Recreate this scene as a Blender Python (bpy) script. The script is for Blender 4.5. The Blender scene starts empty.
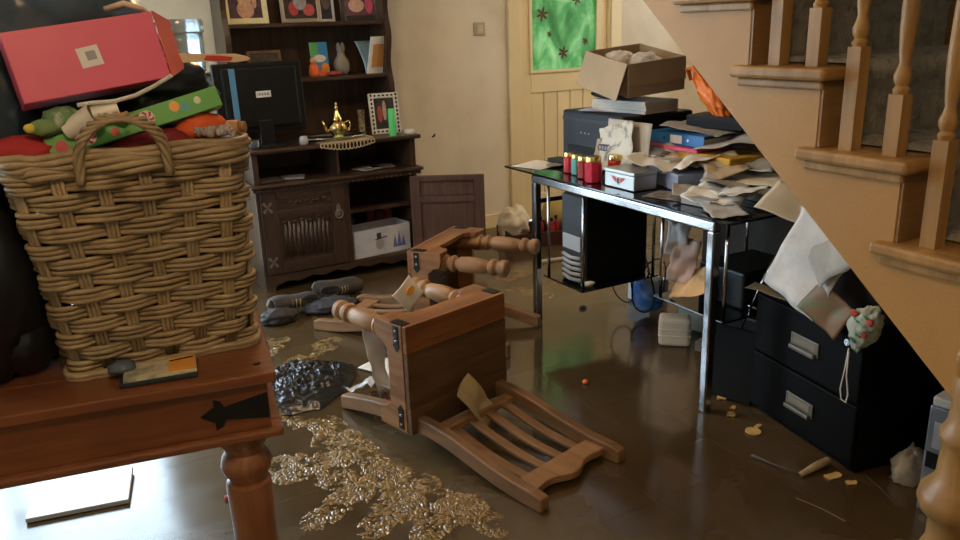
import bpy, bmesh, math, random
from mathutils import Matrix, Vector, noise
R = math.radians; PI = math.pi
random.seed(7)
scene = bpy.context.scene
col = scene.collection

# ------------------------------------------------------------------ camera
CAM = (0.0, 0.0, 1.45)
YAW, PITCH, ROLL = R(28.36), R(17.1), R(2.02)
fw = Vector((math.sin(YAW)*math.cos(PITCH), math.cos(YAW)*math.cos(PITCH), -math.sin(PITCH)))
r0 = Vector((math.cos(YAW), -math.sin(YAW), 0)); u0 = r0.cross(fw)
rr = r0*math.cos(ROLL) - u0*math.sin(ROLL); uu = r0*math.sin(ROLL) + u0*math.cos(ROLL)
cd = bpy.data.cameras.new('camera'); cam = bpy.data.objects.new('camera', cd); col.objects.link(cam)
cd.sensor_width = 36; cd.lens = 30.0; cd.clip_start = .02
cam.matrix_world = Matrix(((rr.x, uu.x, -fw.x, CAM[0]), (rr.y, uu.y, -fw.y, CAM[1]), (rr.z, uu.z, -fw.z, CAM[2]), (0, 0, 0, 1)))
scene.camera = cam

# ------------------------------------------------------------------ world / light / exposure
SKY = (.70, .86, 1.0); SKY_STRENGTH = 11.0
LAMP = (1.0, .67, .36); LAMP_HALL = 70.0; LAMP_ROOM = 50.0; LAMP_FILL = 45.0
w = bpy.data.worlds.new('world'); scene.world = w; w.use_nodes = True
bg = w.node_tree.nodes['Background']; bg.inputs[0].default_value = (*SKY, 1); bg.inputs[1].default_value = SKY_STRENGTH
scene.view_settings.view_transform = 'Standard'; scene.view_settings.look = 'None'
scene.view_settings.exposure = 0.18; scene.view_settings.gamma = 1.0; scene.view_settings.use_curve_mapping = False
def portal(name, loc, rot, sx, sy):
    l = bpy.data.lights.new(name, 'AREA'); l.shape = 'RECTANGLE'; l.size = sx; l.size_y = sy
    l.cycles.is_portal = True
    o = bpy.data.objects.new(name, l); col.objects.link(o); o.location = loc; o.rotation_euler = rot
portal('daylight_patio_door', (-.49, 5.22, 1.05), (R(-90), 0, 0), 1.82, 2.1)
portal('daylight_side_window', (-1.78, 3.1, 1.5), (0, R(-90), 0), 1.0, 1.0)
portal('daylight_hall_window', (5.06, 4.1, 1.6), (0, R(90), 0), .8, .6)

# ------------------------------------------------------------------ materials
MATS = {}
def new_mat(name):
    m = bpy.data.materials.new(name); m.use_nodes = True
    nt = m.node_tree; p = nt.nodes['Principled BSDF']
    return m, nt, p
def coord(nt, stretch=(1, 1, 1)):
    tc = nt.nodes.new('ShaderNodeTexCoord'); mp = nt.nodes.new('ShaderNodeMapping')
    mp.inputs['Scale'].default_value = stretch
    nt.links.new(tc.outputs['Object'], mp.inputs[0]); return mp.outputs[0]
def tex_noise(nt, vec, scale, detail=4, rough=.55, dist=0):
    n = nt.nodes.new('ShaderNodeTexNoise'); n.inputs['Scale'].default_value = scale
    n.inputs['Detail'].default_value = detail; n.inputs['Roughness'].default_value = rough; n.inputs['Distortion'].default_value = dist
    nt.links.new(vec, n.inputs['Vector']); return n.outputs['Fac']
def ramp(nt, fac, stops):
    r = nt.nodes.new('ShaderNodeValToRGB'); e = r.color_ramp.elements
    while len(e) < len(stops): e.new(.5)
    for i, (p, c) in enumerate(stops):
        e[i].position = p; e[i].color = (*c, 1) if len(c) == 3 else c
    nt.links.new(fac, r.inputs[0]); return r.outputs[0]
def bump(nt, p, h, strength, dist=.01):
    b = nt.nodes.new('ShaderNodeBump'); b.inputs['Strength'].default_value = strength; b.inputs['Distance'].default_value = dist
    nt.links.new(h, b.inputs['Height']); nt.links.new(b.outputs[0], p.inputs['Normal'])
def M(name, c, rough=.5, metal=0, var=.15, scale=9, bmp=0, bscale=60, stretch=(1, 1, 1), spec=.5, coat=0, c2=None, trans=0, ior=1.45):
    if name in MATS: return MATS[name]
    m, nt, p = new_mat(name); v = coord(nt, stretch)
    f = tex_noise(nt, v, scale)
    a = c; b = c2 or tuple(min(1, x*(1-var)) for x in c)
    hi = tuple(min(1, x*(1+var*.6)) for x in c)
    cc = ramp(nt, f, [(.3, b), (.5, a), (.72, hi if not c2 else a)])
    nt.links.new(cc, p.inputs['Base Color'])
    p.inputs['Roughness'].default_value = rough; p.inputs['Metallic'].default_value = metal
    p.inputs['Specular IOR Level'].default_value = spec; p.inputs['Coat Weight'].default_value = coat; p.inputs['Coat Roughness'].default_value = .15
    p.inputs['Transmission Weight'].default_value = trans; p.inputs['IOR'].default_value = ior
    if bmp: bump(nt, p, tex_noise(nt, v, bscale, 5), bmp)
    MATS[name] = m; return m
def wood(name, dark, light, stretch=(14, 14, 1.2), rough=.4, scale=2.2, bmp=.15, coat=.0):
    if name in MATS: return MATS[name]
    m, nt, p = new_mat(name); v = coord(nt, stretch)
    n1 = tex_noise(nt, v, scale, 6, .6, .6)
    v2 = coord(nt, (1, 1, 1)); n2 = tex_noise(nt, v2, 4, 3)
    mid = tuple((a+b)/2 for a, b in zip(dark, light))
    cc = ramp(nt, n1, [(.3, dark), (.5, mid), (.7, light)])
    mx = nt.nodes.new('ShaderNodeMix'); mx.data_type = 'RGBA'; mx.blend_type = 'MULTIPLY'; mx.inputs[0].default_value = .5
    nt.links.new(cc, mx.inputs[6]); nt.links.new(ramp(nt, n2, [(.3, (.55, .5, .45)), (.6, (1, 1, 1))]), mx.inputs[7])
    nt.links.new(mx.outputs[2], p.inputs['Base Color'])
    p.inputs['Roughness'].default_value = rough; p.inputs['Coat Weight'].default_value = coat; p.inputs['Coat Roughness'].default_value = .2
    bump(nt, p, n1, bmp, .004)
    MATS[name] = m; return m
def glassy(name, tint, mix=.12, rough=.03):
    """clear pane: see-through with a Fresnel-like sheen"""
    m, nt, p = new_mat(name); nt.nodes.remove(p)
    out = nt.nodes['Material Output']; t = nt.nodes.new('ShaderNodeBsdfTransparent'); t.inputs[0].default_value = (*tint, 1)
    g = nt.nodes.new('ShaderNodeBsdfGlossy'); g.inputs['Roughness'].default_value = rough
    fr = nt.nodes.new('ShaderNodeLayerWeight'); fr.inputs[0].default_value = mix
    mx = nt.nodes.new('ShaderNodeMixShader')
    nt.links.new(fr.outputs['Fresnel'], mx.inputs[0]); nt.links.new(t.outputs[0], mx.inputs[1]); nt.links.new(g.outputs[0], mx.inputs[2])
    nt.links.new(mx.outputs[0], out.inputs[0]); return m
def emit(name, c, s):
    m, nt, p = new_mat(name); p.inputs['Base Color'].default_value = (*c, 1)
    p.inputs['Emission Color'].default_value = (*c, 1); p.inputs['Emission Strength'].default_value = s; return m

# wall plaster: warm cream with damp, uneven patches
def wall_mat(name, c, stain):
    m, nt, p = new_mat(name); v = coord(nt)
    f = tex_noise(nt, v, 1.6, 5, .6)
    cc = ramp(nt, f, [(.34, stain), (.55, c), (.75, tuple(min(1, x*1.06) for x in c))])
    nt.links.new(cc, p.inputs['Base Color']); p.inputs['Roughness'].default_value = .75
    bump(nt, p, tex_noise(nt, v, 90, 4), .12, .003); return m
m_wall = wall_mat('cream_plaster', (.80, .74, .60), (.66, .60, .46))
m_white_wall = wall_mat('white_plaster', (.82, .82, .80), (.74, .74, .72))
m_ceiling = M('ceiling_paint', (.85, .83, .78), .8, var=.04)
m_trim = M('cream_gloss_paint', (.84, .72, .44), .35, var=.06, scale=3)
m_stair = M('honey_paint', (.45, .235, .066), .5, var=.13, scale=2.2, bmp=.08, bscale=120)
m_stair_wood = wood('honey_oak', (.30, .155, .042), (.48, .27, .09), (12, 12, 1), .45)
m_tile = M('slate_tile', (.105, .085, .058), .22, var=.35, scale=5, bmp=.1, bscale=45)
m_grout = M('wet_grout', (.03, .024, .016), .5)

def mud_mat():
    m, nt, p = new_mat('muddy_water_film'); v = coord(nt)
    n1 = tex_noise(nt, v, 1.3, 5, .6, .4); n2 = tex_noise(nt, v, 14, 4, .6)
    cc = ramp(nt, n1, [(.3, (.066, .041, .017)), (.55, (.092, .061, .028)), (.75, (.120, .086, .044))])
    nt.links.new(cc, p.inputs['Base Color'])
    rg = nt.nodes.new('ShaderNodeMapRange'); nt.links.new(n1, rg.inputs[0])
    rg.inputs[1].default_value = .35; rg.inputs[2].default_value = .7; rg.inputs[3].default_value = .10; rg.inputs[4].default_value = .30
    nt.links.new(rg.outputs[0], p.inputs['Roughness'])
    al = nt.nodes.new('ShaderNodeMapRange'); nt.links.new(n1, al.inputs[0])
    al.inputs[1].default_value = .35; al.inputs[2].default_value = .65; al.inputs[3].default_value = .86; al.inputs[4].default_value = 1.0
    nt.links.new(al.outputs[0], p.inputs['Alpha'])
    p.inputs['Specular IOR Level'].default_value = 1.0
    bump(nt, p, n2, .06, .004); return m
m_mud = mud_mat()

# ------------------------------------------------------------------ mesh helpers
def I(loc=(0, 0, 0), rot=(0, 0, 0), s=(1, 1, 1)):
    from mathutils import Euler
    return Matrix.Translation(loc) @ Euler(rot).to_matrix().to_4x4() @ Matrix.Diagonal((*s, 1))
class MB:
    def __init__(s): s.v = []; s.f = []
    def add(s, vs, fs, X=None):
        b = len(s.v)
        s.v += [tuple(X @ Vector(v)) if X is not None else tuple(v) for v in vs]
        s.f += [tuple(b+i for i in f) for f in fs]; return s
    def box(s, c, d, X=None, rz=0):
        x, y, z = (k/2 for k in d)
        vs = [(-x, -y, -z), (x, -y, -z), (x, y, -z), (-x, y, -z), (-x, -y, z), (x, -y, z), (x, y, z), (-x, y, z)]
        L = I(c, (0, 0, rz)); L = X @ L if X is not None else L
        return s.add(vs, [(0, 3, 2, 1), (4, 5, 6, 7), (0, 1, 5, 4), (1, 2, 6, 5), (2, 3, 7, 6), (3, 0, 4, 7)], L)
    def bb(s, x0, x1, y0, y1, z0, z1, X=None):
        return s.box(((x0+x1)/2, (y0+y1)/2, (z0+z1)/2), (x1-x0, y1-y0, z1-z0), X)
    def lathe(s, prof, n=20, X=None, capped=True, sx=1, sy=1):
        vs = [(r*math.cos(2*PI*k/n)*sx, r*math.sin(2*PI*k/n)*sy, z) for r, z in prof for k in range(n)]
        fs = [(i*n+k, i*n+(k+1) % n, (i+1)*n+(k+1) % n, (i+1)*n+k) for i in range(len(prof)-1) for k in range(n)]
        if capped: fs += [tuple(range(n-1, -1, -1)), tuple((len(prof)-1)*n+k for k in range(n))]
        return s.add(vs, fs, X)
    def tube(s, pts, r, n=8, closed=False, X=None):
        pts = [Vector(p) for p in pts]; m = len(pts); rs = r if isinstance(r, (list, tuple)) else [r]*m
        vs = []; up = Vector((0, 0, 1)); prev = None
        for i, p in enumerate(pts):
            a = pts[(i-1) % m] if (i or closed) else p; b = pts[(i+1) % m] if (i < m-1 or closed) else p
            t = (b-a).normalized()
            if prev is None: prev = (up if abs(t.z) < .9 else Vector((1, 0, 0)))
            nx = (prev - t*prev.dot(t)).normalized(); prev = nx; ny = t.cross(nx)
            vs += [p + (nx*math.cos(2*PI*k/n) + ny*math.sin(2*PI*k/n))*rs[i] for k in range(n)]
        fs = [(i*n+k, i*n+(k+1) % n, ((i+1) % m)*n+(k+1) % n, ((i+1) % m)*n+k) for i in range(m if closed else m-1) for k in range(n)]
        if not closed: fs += [tuple(range(n-1, -1, -1)), tuple((m-1)*n+k for k in range(n))]
        return s.add(vs, fs, X)
    def prism(s, poly, t, X=None):
        """polygon in local xy extruded along z from 0 to t"""
        n = len(poly); vs = [(x, y, 0) for x, y in poly] + [(x, y, t) for x, y in poly]
        fs = [tuple(range(n-1, -1, -1)), tuple(range(n, 2*n))] + [(i, (i+1) % n, n+(i+1) % n, n+i) for i in range(n)]
        return s.add(vs, fs, X)
    def grid(s, fn, nu, nv, X=None):
        vs = [fn(i/nu, j/nv) for j in range(nv+1) for i in range(nu+1)]
        fs = [(j*(nu+1)+i, j*(nu+1)+i+1, (j+1)*(nu+1)+i+1, (j+1)*(nu+1)+i) for j in range(nv) for i in range(nu)]
        return s.add(vs, fs, X)
    def ball(s, fn, nu=28, nv=16, X=None):
        """closed lump: fn(unit vector) -> point"""
        vs = [fn(Vector((0, 0, -1)))]
        for j in range(1, nv):
            a = PI*j/nv - PI/2
            for i in range(nu):
                b = 2*PI*i/nu; vs.append(fn(Vector((math.cos(a)*math.cos(b), math.cos(a)*math.sin(b), math.sin(a)))))
        vs.append(fn(Vector((0, 0, 1)))); e = len(vs)-1
        fs = [(0, 1+(i+1) % nu, 1+i) for i in range(nu)]
        for j in range(nv-2):
            for i in range(nu):
                fs.append((1+j*nu+i, 1+j*nu+(i+1) % nu, 1+(j+1)*nu+(i+1) % nu, 1+(j+1)*nu+i))
        fs += [(1+(nv-2)*nu+i, 1+(nv-2)*nu+(i+1) % nu, e) for i in range(nu)]
        return s.add(vs, fs, X)
    def mesh(s, name, smooth=False):
        me = bpy.data.meshes.new(name); me.from_pydata(s.v, [], s.f); me.update()
        bm = bmesh.new(); bm.from_mesh(me)
        if all(len(e.link_faces) == 2 for e in bm.edges): bmesh.ops.recalc_face_normals(bm, faces=bm.faces); bm.to_mesh(me)
        bm.free()
        if smooth:
            for p in me.polygons: p.use_smooth = True
        return me
    def build(s, name, m, parent=None, smooth=False, bevel=0, solid=0, label=None, kind=None, angle=None):
        o = bpy.data.objects.new(name, s.mesh(name, smooth)); col.objects.link(o); o.data.materials.append(m)
        if smooth and angle:
            o.data.set_sharp_from_angle(angle=R(angle))
        if parent is not None:
            o.parent = parent
            if parent.get('wc'): o.location = -parent.location
        if solid:
            k = o.modifiers.new('thickness', 'SOLIDIFY'); k.thickness = solid; k.offset = 0
        if bevel:
            k = o.modifiers.new('soft_edges', 'BEVEL'); k.width = bevel; k.segments = 2; k.limit_method = 'ANGLE'; k.angle_limit = R(40)
        if label: o['label'] = label
        if kind: o['kind'] = kind
        return o
def tag(o, label, cat, group=None, kind=None):
    o['label'] = label; o['category'] = cat
    if group: o['group'] = group
    if kind: o['kind'] = kind
    return o
def thing(name, label, cat, loc=(0, 0, 0), rz=0, group=None, world=True):
    o = bpy.data.objects.new(name, None); col.objects.link(o); o.location = loc; o.rotation_euler = (0, 0, rz)
    o.empty_display_size = .05
    tag(o, label, cat, group)
    if world: o['wc'] = 1          # parts are given in world coordinates
    return o
def struct(o): o['kind'] = 'structure'; return o
def ell(rx, ry, n=16, cx=0, cy=0): return [(cx+rx*math.cos(2*PI*i/n), cy+ry*math.sin(2*PI*i/n)) for i in range(n)]
def nz(x, y, z, s=1): return noise.noise(Vector((x*s, y*s, z*s)))
VERT = Matrix(((1, 0, 0, 0), (0, 0, -1, 0), (0, 1, 0, 0), (0, 0, 0, 1)))   # local xy -> world xz, extrude towards -y
def onwall(x, y, z): return Matrix.Translation((x, y, z)) @ VERT

# ================================================================== THE ROOM
# ---- floor: grout bed, separate tiles, muddy film
fl = struct(MB().bb(-1.75, 5.1, -1.6, 5.2, -.12, -.008).build('floor', m_grout)); fl['label'] = 'mud covered slate floor'
TW = .21; tx0 = .239; ty0 = 2.51
tm = MB().bb(-.1025, .1025, -.1025, .1025, -.012, 0).mesh('tile'); tm.materials.append(m_tile)
rest = MB()
i0, i1 = math.floor((-1.7-tx0)/TW), math.ceil((5.0-tx0)/TW); j0, j1 = math.floor((-1.5-ty0)/TW), math.ceil((5.05-ty0)/TW)
for i in range(i0, i1):
    for j in range(j0, j1):
        cx, cy = tx0+(i+.5)*TW, ty0+(j+.5)*TW
        if cx < -1.6 or cx > 4.95 or cy > 5.0 or cy < -1.45: continue
        dz = random.uniform(-.0012, .0006)
        if -.3 < cx < 2.65 and 1.1 < cy < 4.75 and cx < .62*cy+1.3 and cx > .2*cy-.75:
            o = bpy.data.objects.new('tile', tm); col.objects.link(o); o.parent = fl; o.location = (cx, cy, dz)
        else: rest.bb(cx-.1025, cx+.1025, cy-.1025, cy+.1025, -.012, dz)
rest.build('tile_field', m_tile, fl, kind='stuff')
def film(u, v):
    x, y = -1.59+4.6*u, -1.45+6.48*v
    return (x, y, .0025 + .0014*nz(x, y, 0, 2.2) + .0008*nz(x, y, 3, 9))
tag(MB().grid(film, 130, 130).build('muddy_water', m_mud, smooth=True), 'thin glossy film of brown flood mud over the floor tiles', 'mud', kind='stuff')

# ---- walls
def wall_with_holes(x0, x1, z0, z1, holes):
    """rectangles covering x0..x1 / z0..z1 minus holes (hx0,hx1,hz0,hz1)"""
    xs = sorted({x0, x1, *[h[0] for h in holes], *[h[1] for h in holes]}); out = []
    for a, b in zip(xs, xs[1:]):
        hs = [h for h in holes if h[0] <= a and h[1] >= b]
        if not hs: out.append((a, b, z0, z1))
        for h in hs:
            if h[2] > z0: out.append((a, b, z0, h[2]))
            if h[3] < z1: out.append((a, b, h[3], z1))
    return out
CE = 2.42
mb = MB()
for a, b, c, d in wall_with_holes(-1.75, 5.1, 0, CE, [(-1.4, .42, .0, 2.1), (3.08, 3.92, 0, 2.03)]): mb.bb(a, b, 5.04, 5.19, c, d)
wall_back = struct(mb.build('wall_back', m_wall))
mb = MB()
for a, b, c, d in wall_with_holes(-1.6, 5.19, 0, CE, [(2.6, 3.6, 1.0, 2.0)]): mb.bb(-1.75, -1.6, a, b, c, d)
struct(mb.build('wall_left', m_wall))
struct(MB().bb(-1.75, 5.1, -1.6, -1.45, 0, CE).build('wall_front', m_wall))
mb = MB()
for a, b, c, d in wall_with_holes(-1.45, 5.04, 0, CE, [(3.8, 4.4, 1.2, 2.0)]): mb.bb(4.95, 5.1, a, b, c, d)
struct(mb.build('wall_right', m_white_wall))
struct(MB().bb(3.05, 3.17, -1.45, 3.1, 0, CE).build('wall_understairs', wood('gloom_dark_boards', (.020, .013, .008), (.05, .032, .02), (3, 3, .5), .6)))  # made-up dark boards; the gloom behind the desk is put into their colour
struct(MB().bb(-1.75, 5.1, -1.6, 5.19, CE, CE+.1).build('ceiling', m_ceiling))
struct(MB().bb(-8, 9, -8, 14, -.3, -.2).build('ground_outside', M('patio_concrete', (.42, .42, .4), .8)))

# skirting boards
struct(MB().bb(2.05, 2.99, 5.02, 5.04, 0, .10).build('baseboard_back', m_trim, bevel=.004))
struct(MB().bb(4.93, 4.95, 3.2, 5.02, 0, .10).build('baseboard_right', m_trim, bevel=.004))

# patio door (glazed, white) and side window
m_upvc = M('white_upvc', (.85, .86, .86), .35, var=.03)
m_clear = glassy('window_glass', (.97, .99, 1), .08)
def glazing(name, ax, c0, c1, z0, z1, pos, bars):
    """frame members + panes of a window; ax 'x' runs along x at y=pos, 'y' along y at x=pos"""
    mb = MB()
    def bar(a, b, c, d, t=.06):
        if ax == 'x': mb.bb(a, b, pos-t/2, pos+t/2, c, d)
        else: mb.bb(pos-t/2, pos+t/2, a, b, c, d)
    bar(c0, c0+.06, z0, z1); bar(c1-.06, c1, z0, z1); bar(c0, c1, z1-.06, z1); bar(c0, c1, z0, z0+.08)
    for q in bars: bar(q-.035, q+.035, z0, z1)
    o = struct(mb.build(name, m_upvc, bevel=.006))
    ed = [c0+.06]+[q for q in bars]+[c1-.06]
    for a, b in zip(ed, ed[1:]):
        g = MB(); a += .035 if a in bars else 0; b -= .035 if b in bars else 0
        if ax == 'x': g.bb(a, b, pos-.008, pos+.008, z0+.08, z1-.06)
        else: g.bb(pos-.008, pos+.008, a, b, z0+.08, z1-.06)
        g.build('pane', m_clear, o)
    return o
d1 = glazing('door_1', 'x', -1.4, .42, 0, 2.1, 5.12, [-.49])
d1['label'] = 'white framed glazed patio doors behind the basket'
for sx in (-.57, -.41): MB().tube([(sx, 5.08, 1.0), (sx, 5.04, 1.0), (sx, 5.04, 1.1)], .009, 8).build('handle', M('satin_metal', (.6, .6, .6), .3, 1), d1, smooth=True)
w1 = glazing('window_1', 'y', 2.6, 3.6, 1.0, 2.0, -1.68, [3.1])
MB().bb(-1.62, -1.48, 2.55, 3.65, .97, 1.0).build('window_sill', m_upvc, w1, bevel=.004)
glazing('window_2', 'y', 3.8, 4.4, 1.2, 2.0, 5.03, [4.1])

# inner door with green glass
m_green, nt, p = new_mat('green_glass')
v = coord(nt, (1.3, 1, .8)); n1 = tex_noise(nt, v, 5, 5, .6, .8)
cc = ramp(nt, n1, [(.3, (.08, .24, .10)), (.5, (.18, .45, .22)), (.68, (.50, .70, .45))])
nt.links.new(cc, p.inputs['Base Color']); p.inputs['Roughness'].default_value = .25
tl = nt.nodes.new('ShaderNodeBsdfTranslucent'); mx = nt.nodes.new('ShaderNodeMixShader'); mx.inputs[0].default_value = .32
nt.links.new(cc, tl.inputs[0]); nt.links.new(p.outputs[0], mx.inputs[1]); nt.links.new(tl.outputs[0], mx.inputs[2]); nt.links.new(mx.outputs[0], nt.nodes['Material Output'].inputs[0])
m_flower = M('brown_glass_paint', (.13, .05, .025), .5)
mb = MB(); DY = 5.055
dz0, dz1 = 1.10, 1.86; dx0, dx1 = 3.205, 3.795
mb.bb(3.125, dx0, DY, DY+.04, .005, 2.0); mb.bb(dx1, 3.885, DY, DY+.04, .005, 2.0)
mb.bb(dx0, dx1, DY, DY+.04, dz1, 2.0); mb.bb(dx0, dx1, DY, DY+.04, .95, dz0); mb.bb(dx0, dx1, DY, DY+.04, .005, .2)
door = struct(mb.build('door_2', m_trim, bevel=.004)); door['label'] = 'cream door with green glass panel'
MB().bb(dx0, dx1, DY+.030, DY+.036, .2, .95).build('backing', m_trim, door)
for k in range(5):
    a = dx0+k*.118; MB().bb(a+.003, a+.115, DY+.010, DY+.03, .2, .95).build('board', m_trim, door, bevel=.004)
gb = MB()
for (a, b, c, d) in ((dx0-.012, dx0+.012, dz0-.012, dz1+.012), (dx1-.012, dx1+.012, dz0-.012, dz1+.012), (dx0+.012, dx1-.012, dz0-.012, dz0+.012), (dx0+.012, dx1-.012, dz1-.012, dz1+.012)): gb.bb(a, b, DY-.012, DY, c, d)
gb.build('glazing_bead', m_trim, door, bevel=.004)
pane = MB().bb(dx0, dx1, DY+.016, DY+.024, dz0, dz1).build('pane', m_green, door)
for fx, fz, s in ((3.32, 1.50, .055), (3.62, 1.60, .045), (3.50, 1.225, .05), (3.70, 1.30, .03), (3.38, 1.36, .025)):
    mb = MB()
    for k in range(6):
        a = k*PI/3+.3; X = onwall(fx, DY+.016, fz) @ I((0, 0, 0), (0, 0, a))
        mb.prism([(0, 0), (s*.35, s*.16), (s*.7, s*.15), (s, 0), (s*.7, -s*.15), (s*.35, -s*.16)], .003, X)
    mb.build('painted_flower', m_flower, pane)
mb = MB().bb(3.0, 3.10, 5.015, 5.04, 0, 2.12).bb(3.90, 4.0, 5.015, 5.04, 0, 2.12).bb(3.10, 3.90, 5.015, 5.04, 2.02, 2.12)
mb.bb(3.08, 3.122, 5.03, 5.19, 0, 2.03).bb(3.888, 3.92, 5.03, 5.19, 0, 2.03).bb(3.10, 3.90, 5.04, 5.19, 2.003, 2.03)
t1 = struct(mb.build('trim_1', m_trim, bevel=.006)); t1['label'] = 'cream door frame'
MB().lathe([(.022, 0), (.022, .006), (.008, .01), (.008, .035), (.02, .045), (.024, .06), (.014, .072), (.001, .074)], 16, onwall(3.84, DY, .98)).build('door_knob', M('old_brass', (.55, .38, .12), .3, 1), door, smooth=True)

# light switch
sw = thing('light_switch', 'square beige light switch on the cream wall left of the door', 'switch', (2.779, 5.04, 1.416))
MB().bb(2.734, 2.824, 5.03, 5.04, 1.371, 1.461).build('face_plate', M('beige_plastic', (.52, .45, .33), .35), sw, bevel=.005)
rk = MB().bb(2.757, 2.801, 5.022, 5.03, 1.39, 1.442).build('rocker', M('ivory_plastic', (.66, .60, .45), .3), sw, bevel=.003)
tag(MB().tube([(2.385, 5.04, .715), (2.385, 5.02, .72), (2.39, 5.012, .735)], .006, 6).build('wall_hook', M('dark_iron', (.04, .035, .03), .5, .6)), 'small dark hook fixed low on the cream wall', 'hook')

# ceiling lamps (opal glass bowls), above the frame
def ceiling_lamp(x, y, strength, label):
    t = thing('ceiling_light', label, 'light', (x, y, CE), group='ceiling lights')
    MB().lathe([(.19, CE), (.19, CE-.03), (.17, CE-.035)], 28, Matrix.Translation((x, y, 0))).build('rim', M('satin_metal', (.6, .6, .6), .3, 1), t, smooth=True)
    MB().lathe([(.17, CE-.03), (.16, CE-.06), (.12, CE-.09), (.06, CE-.105), (.005, CE-.108)], 28, Matrix.Translation((x, y, 0))).build('bowl', emit('opal_glass_lit_%d' % int(strength*10), LAMP, strength), t, smooth=True)
ceiling_lamp(3.9, 3.4, LAMP_HALL, 'opal ceiling light near the cream door')
ceiling_lamp(.95, 3.0, LAMP_ROOM, 'opal ceiling light over the fallen chairs')
ceiling_lamp(.1, .3, LAMP_FILL, 'added opal fill light on the ceiling over the near side of the room')  # added fill lamp, brightens the fronts that face the camera

# ================================================================== STAIRS
XS, RISE, GO = 1.64, .188, .229; XE = 2.50
def ty(k): return 1.079 + GO*k            # riser at the back of tread k
def tz(k): return .948 + RISE*k           # top of tread k
KS = range(-5, 8)
st = thing('staircase', 'honey painted open staircase with turned balusters and grey carpet', 'stairs', (2.05, .9, 0))
def diag(y): return .786 + .8135*(y-1.079)
def stringer(x, name):
    poly = []
    for k in KS:
        if tz(k)-.03 < .05: continue
        poly += [(ty(k-1), tz(k)-.03), (ty(k), tz(k)-.03)]
    top = poly[-1]; first = poly[0]
    ylow = 1.079 - .786/.8135
    poly += [(top[0], diag(top[0])), (ylow+.02, .012), (first[0], .012)]
    # poly in (y,z): map local x->y, local y->z, extrude -> +x
    X = Matrix(((0, 0, 1, x), (1, 0, 0, 0), (0, 1, 0, 0), (0, 0, 0, 1)))
    MB().prism(poly, .035, X).build(name, m_stair, st)
stringer(XS, 'stringer'); stringer(XE-.035, 'stringer')
# sloping soffit between the stringers
y0, y1 = .25, ty(7)
X = Matrix(((0, 0, 1, XS+.035), (1, 0, 0, 0), (0, 1, 0, 0), (0, 0, 0, 1)))
MB().prism([(y0, diag(y0)+.01), (y1, diag(y1)+.01), (y1, diag(y1)+.025), (y0, diag(y0)+.025)], XE-XS-.07, X).build('soffit', m_stair, st)
m_carpet = M('grey_stair_carpet', (.34, .31, .25), .95, var=.35, scale=30, bmp=.5, bscale=220)
m_riser = wood('brown_riser', (.24, .125, .04), (.38, .21, .075), (2, 12, 12), .45)
for k in KS:
    z, yb = tz(k), ty(k); yf = ty(k-1)
    if z < .05: continue
    MB().bb(XS-.03, XE, yf-.028, yb+.04 if k < 7 else yb, z-.03, z).build('tread', m_stair_wood, st, bevel=.009)
    MB().bb(XS-.014, XS-.0005, yf-.012, yb+.022, z-.052, z-.031).build('tread_moulding', m_stair_wood, st, bevel=.005)
    MB().bb(XS+.002, XE-.01, yf-.008, yf+.012, z-RISE+.001, z-.031).build('riser', m_riser, st)
    # ribbed carpet runner: riser, over the nose, along the tread
    c0, c1 = XS+.10, XE-.06
    path = [(yf-.020, z-RISE+.012), (yf-.020, z-.06), (yf-.034, z-.038), (yf-.044, z-.015), (yf-.036, z+.007), (yf-.01, z+.012), (yb-.012, z+.012)]
    NX = 46; vs = []; fs = []
    for i in range(NX+1):
        x = c0+(c1-c0)*i/NX; q = .007*(1 if i % 2 else -1)
        for jj, (yy, zz) in enumerate(path):
            vs.append((x, yy-(q if jj < 4 else 0), zz+(q if jj >= 4 else 0)))
    n = len(path)
    for i in range(NX):
        for jj in range(n-1): fs.append((i*n+jj, (i+1)*n+jj, (i+1)*n+jj+1, i*n+jj+1))
    MB().add(vs, fs).build('carpet', m_carpet, st, smooth=True)
def baluster(y, z, blk, top):
    x = XS+.034; h = .0175
    b = MB().bb(x-h, x+h, y-h, y+h, z, z+blk)
    pr = [(r_*.80, z_) for r_, z_ in [(.020, 0), (.023, .010), (.016, .018), (.022, .028), (.024, .040), (.017, .056), (.013, .068), (.017, .09), (.0215, .14), (.0225, .19), (.020, .28), (.016, .36), (.014, .42), (.020, .428), (.014, .436), (.019, .446)]]
    H = top-z-blk-.16; s = H/.446
    b.lathe([(r, z+blk+(q if q < .1 else .1+(q-.1)*(H-.1)/.346)) for r, q in pr], 14, Matrix.Translation((x, y, 0)))
    b.bb(x-h*.95, x+h*.95, y-h*.95, y+h*.95, z+blk+H, top)
    b.build('baluster', m_stair_wood, st, smooth=True, angle=40)
for k in range(-3, 7):
    z = tz(k)
    baluster(ty(k)-.068, z, .235, z+.80)
    baluster(ty(k)-.183, z, .135, z+.80-.09)
X = Matrix(((0, 0, 1, XS-.008), (1, 0, 0, 0), (0, 1, 0, 0), (0, 0, 0, 1)))
ya, yb = ty(-3)-.2, ty(6)
def hr(y): return tz(0)+.80+(RISE/GO)*(y-(ty(0)-.068))
MB().prism([(ya, hr(ya)-.02), (yb, hr(yb)-.02), (yb, hr(yb)+.04), (ya, hr(ya)+.04)], .06, X).build('handrail', m_stair_wood, st, bevel=.012)
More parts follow.
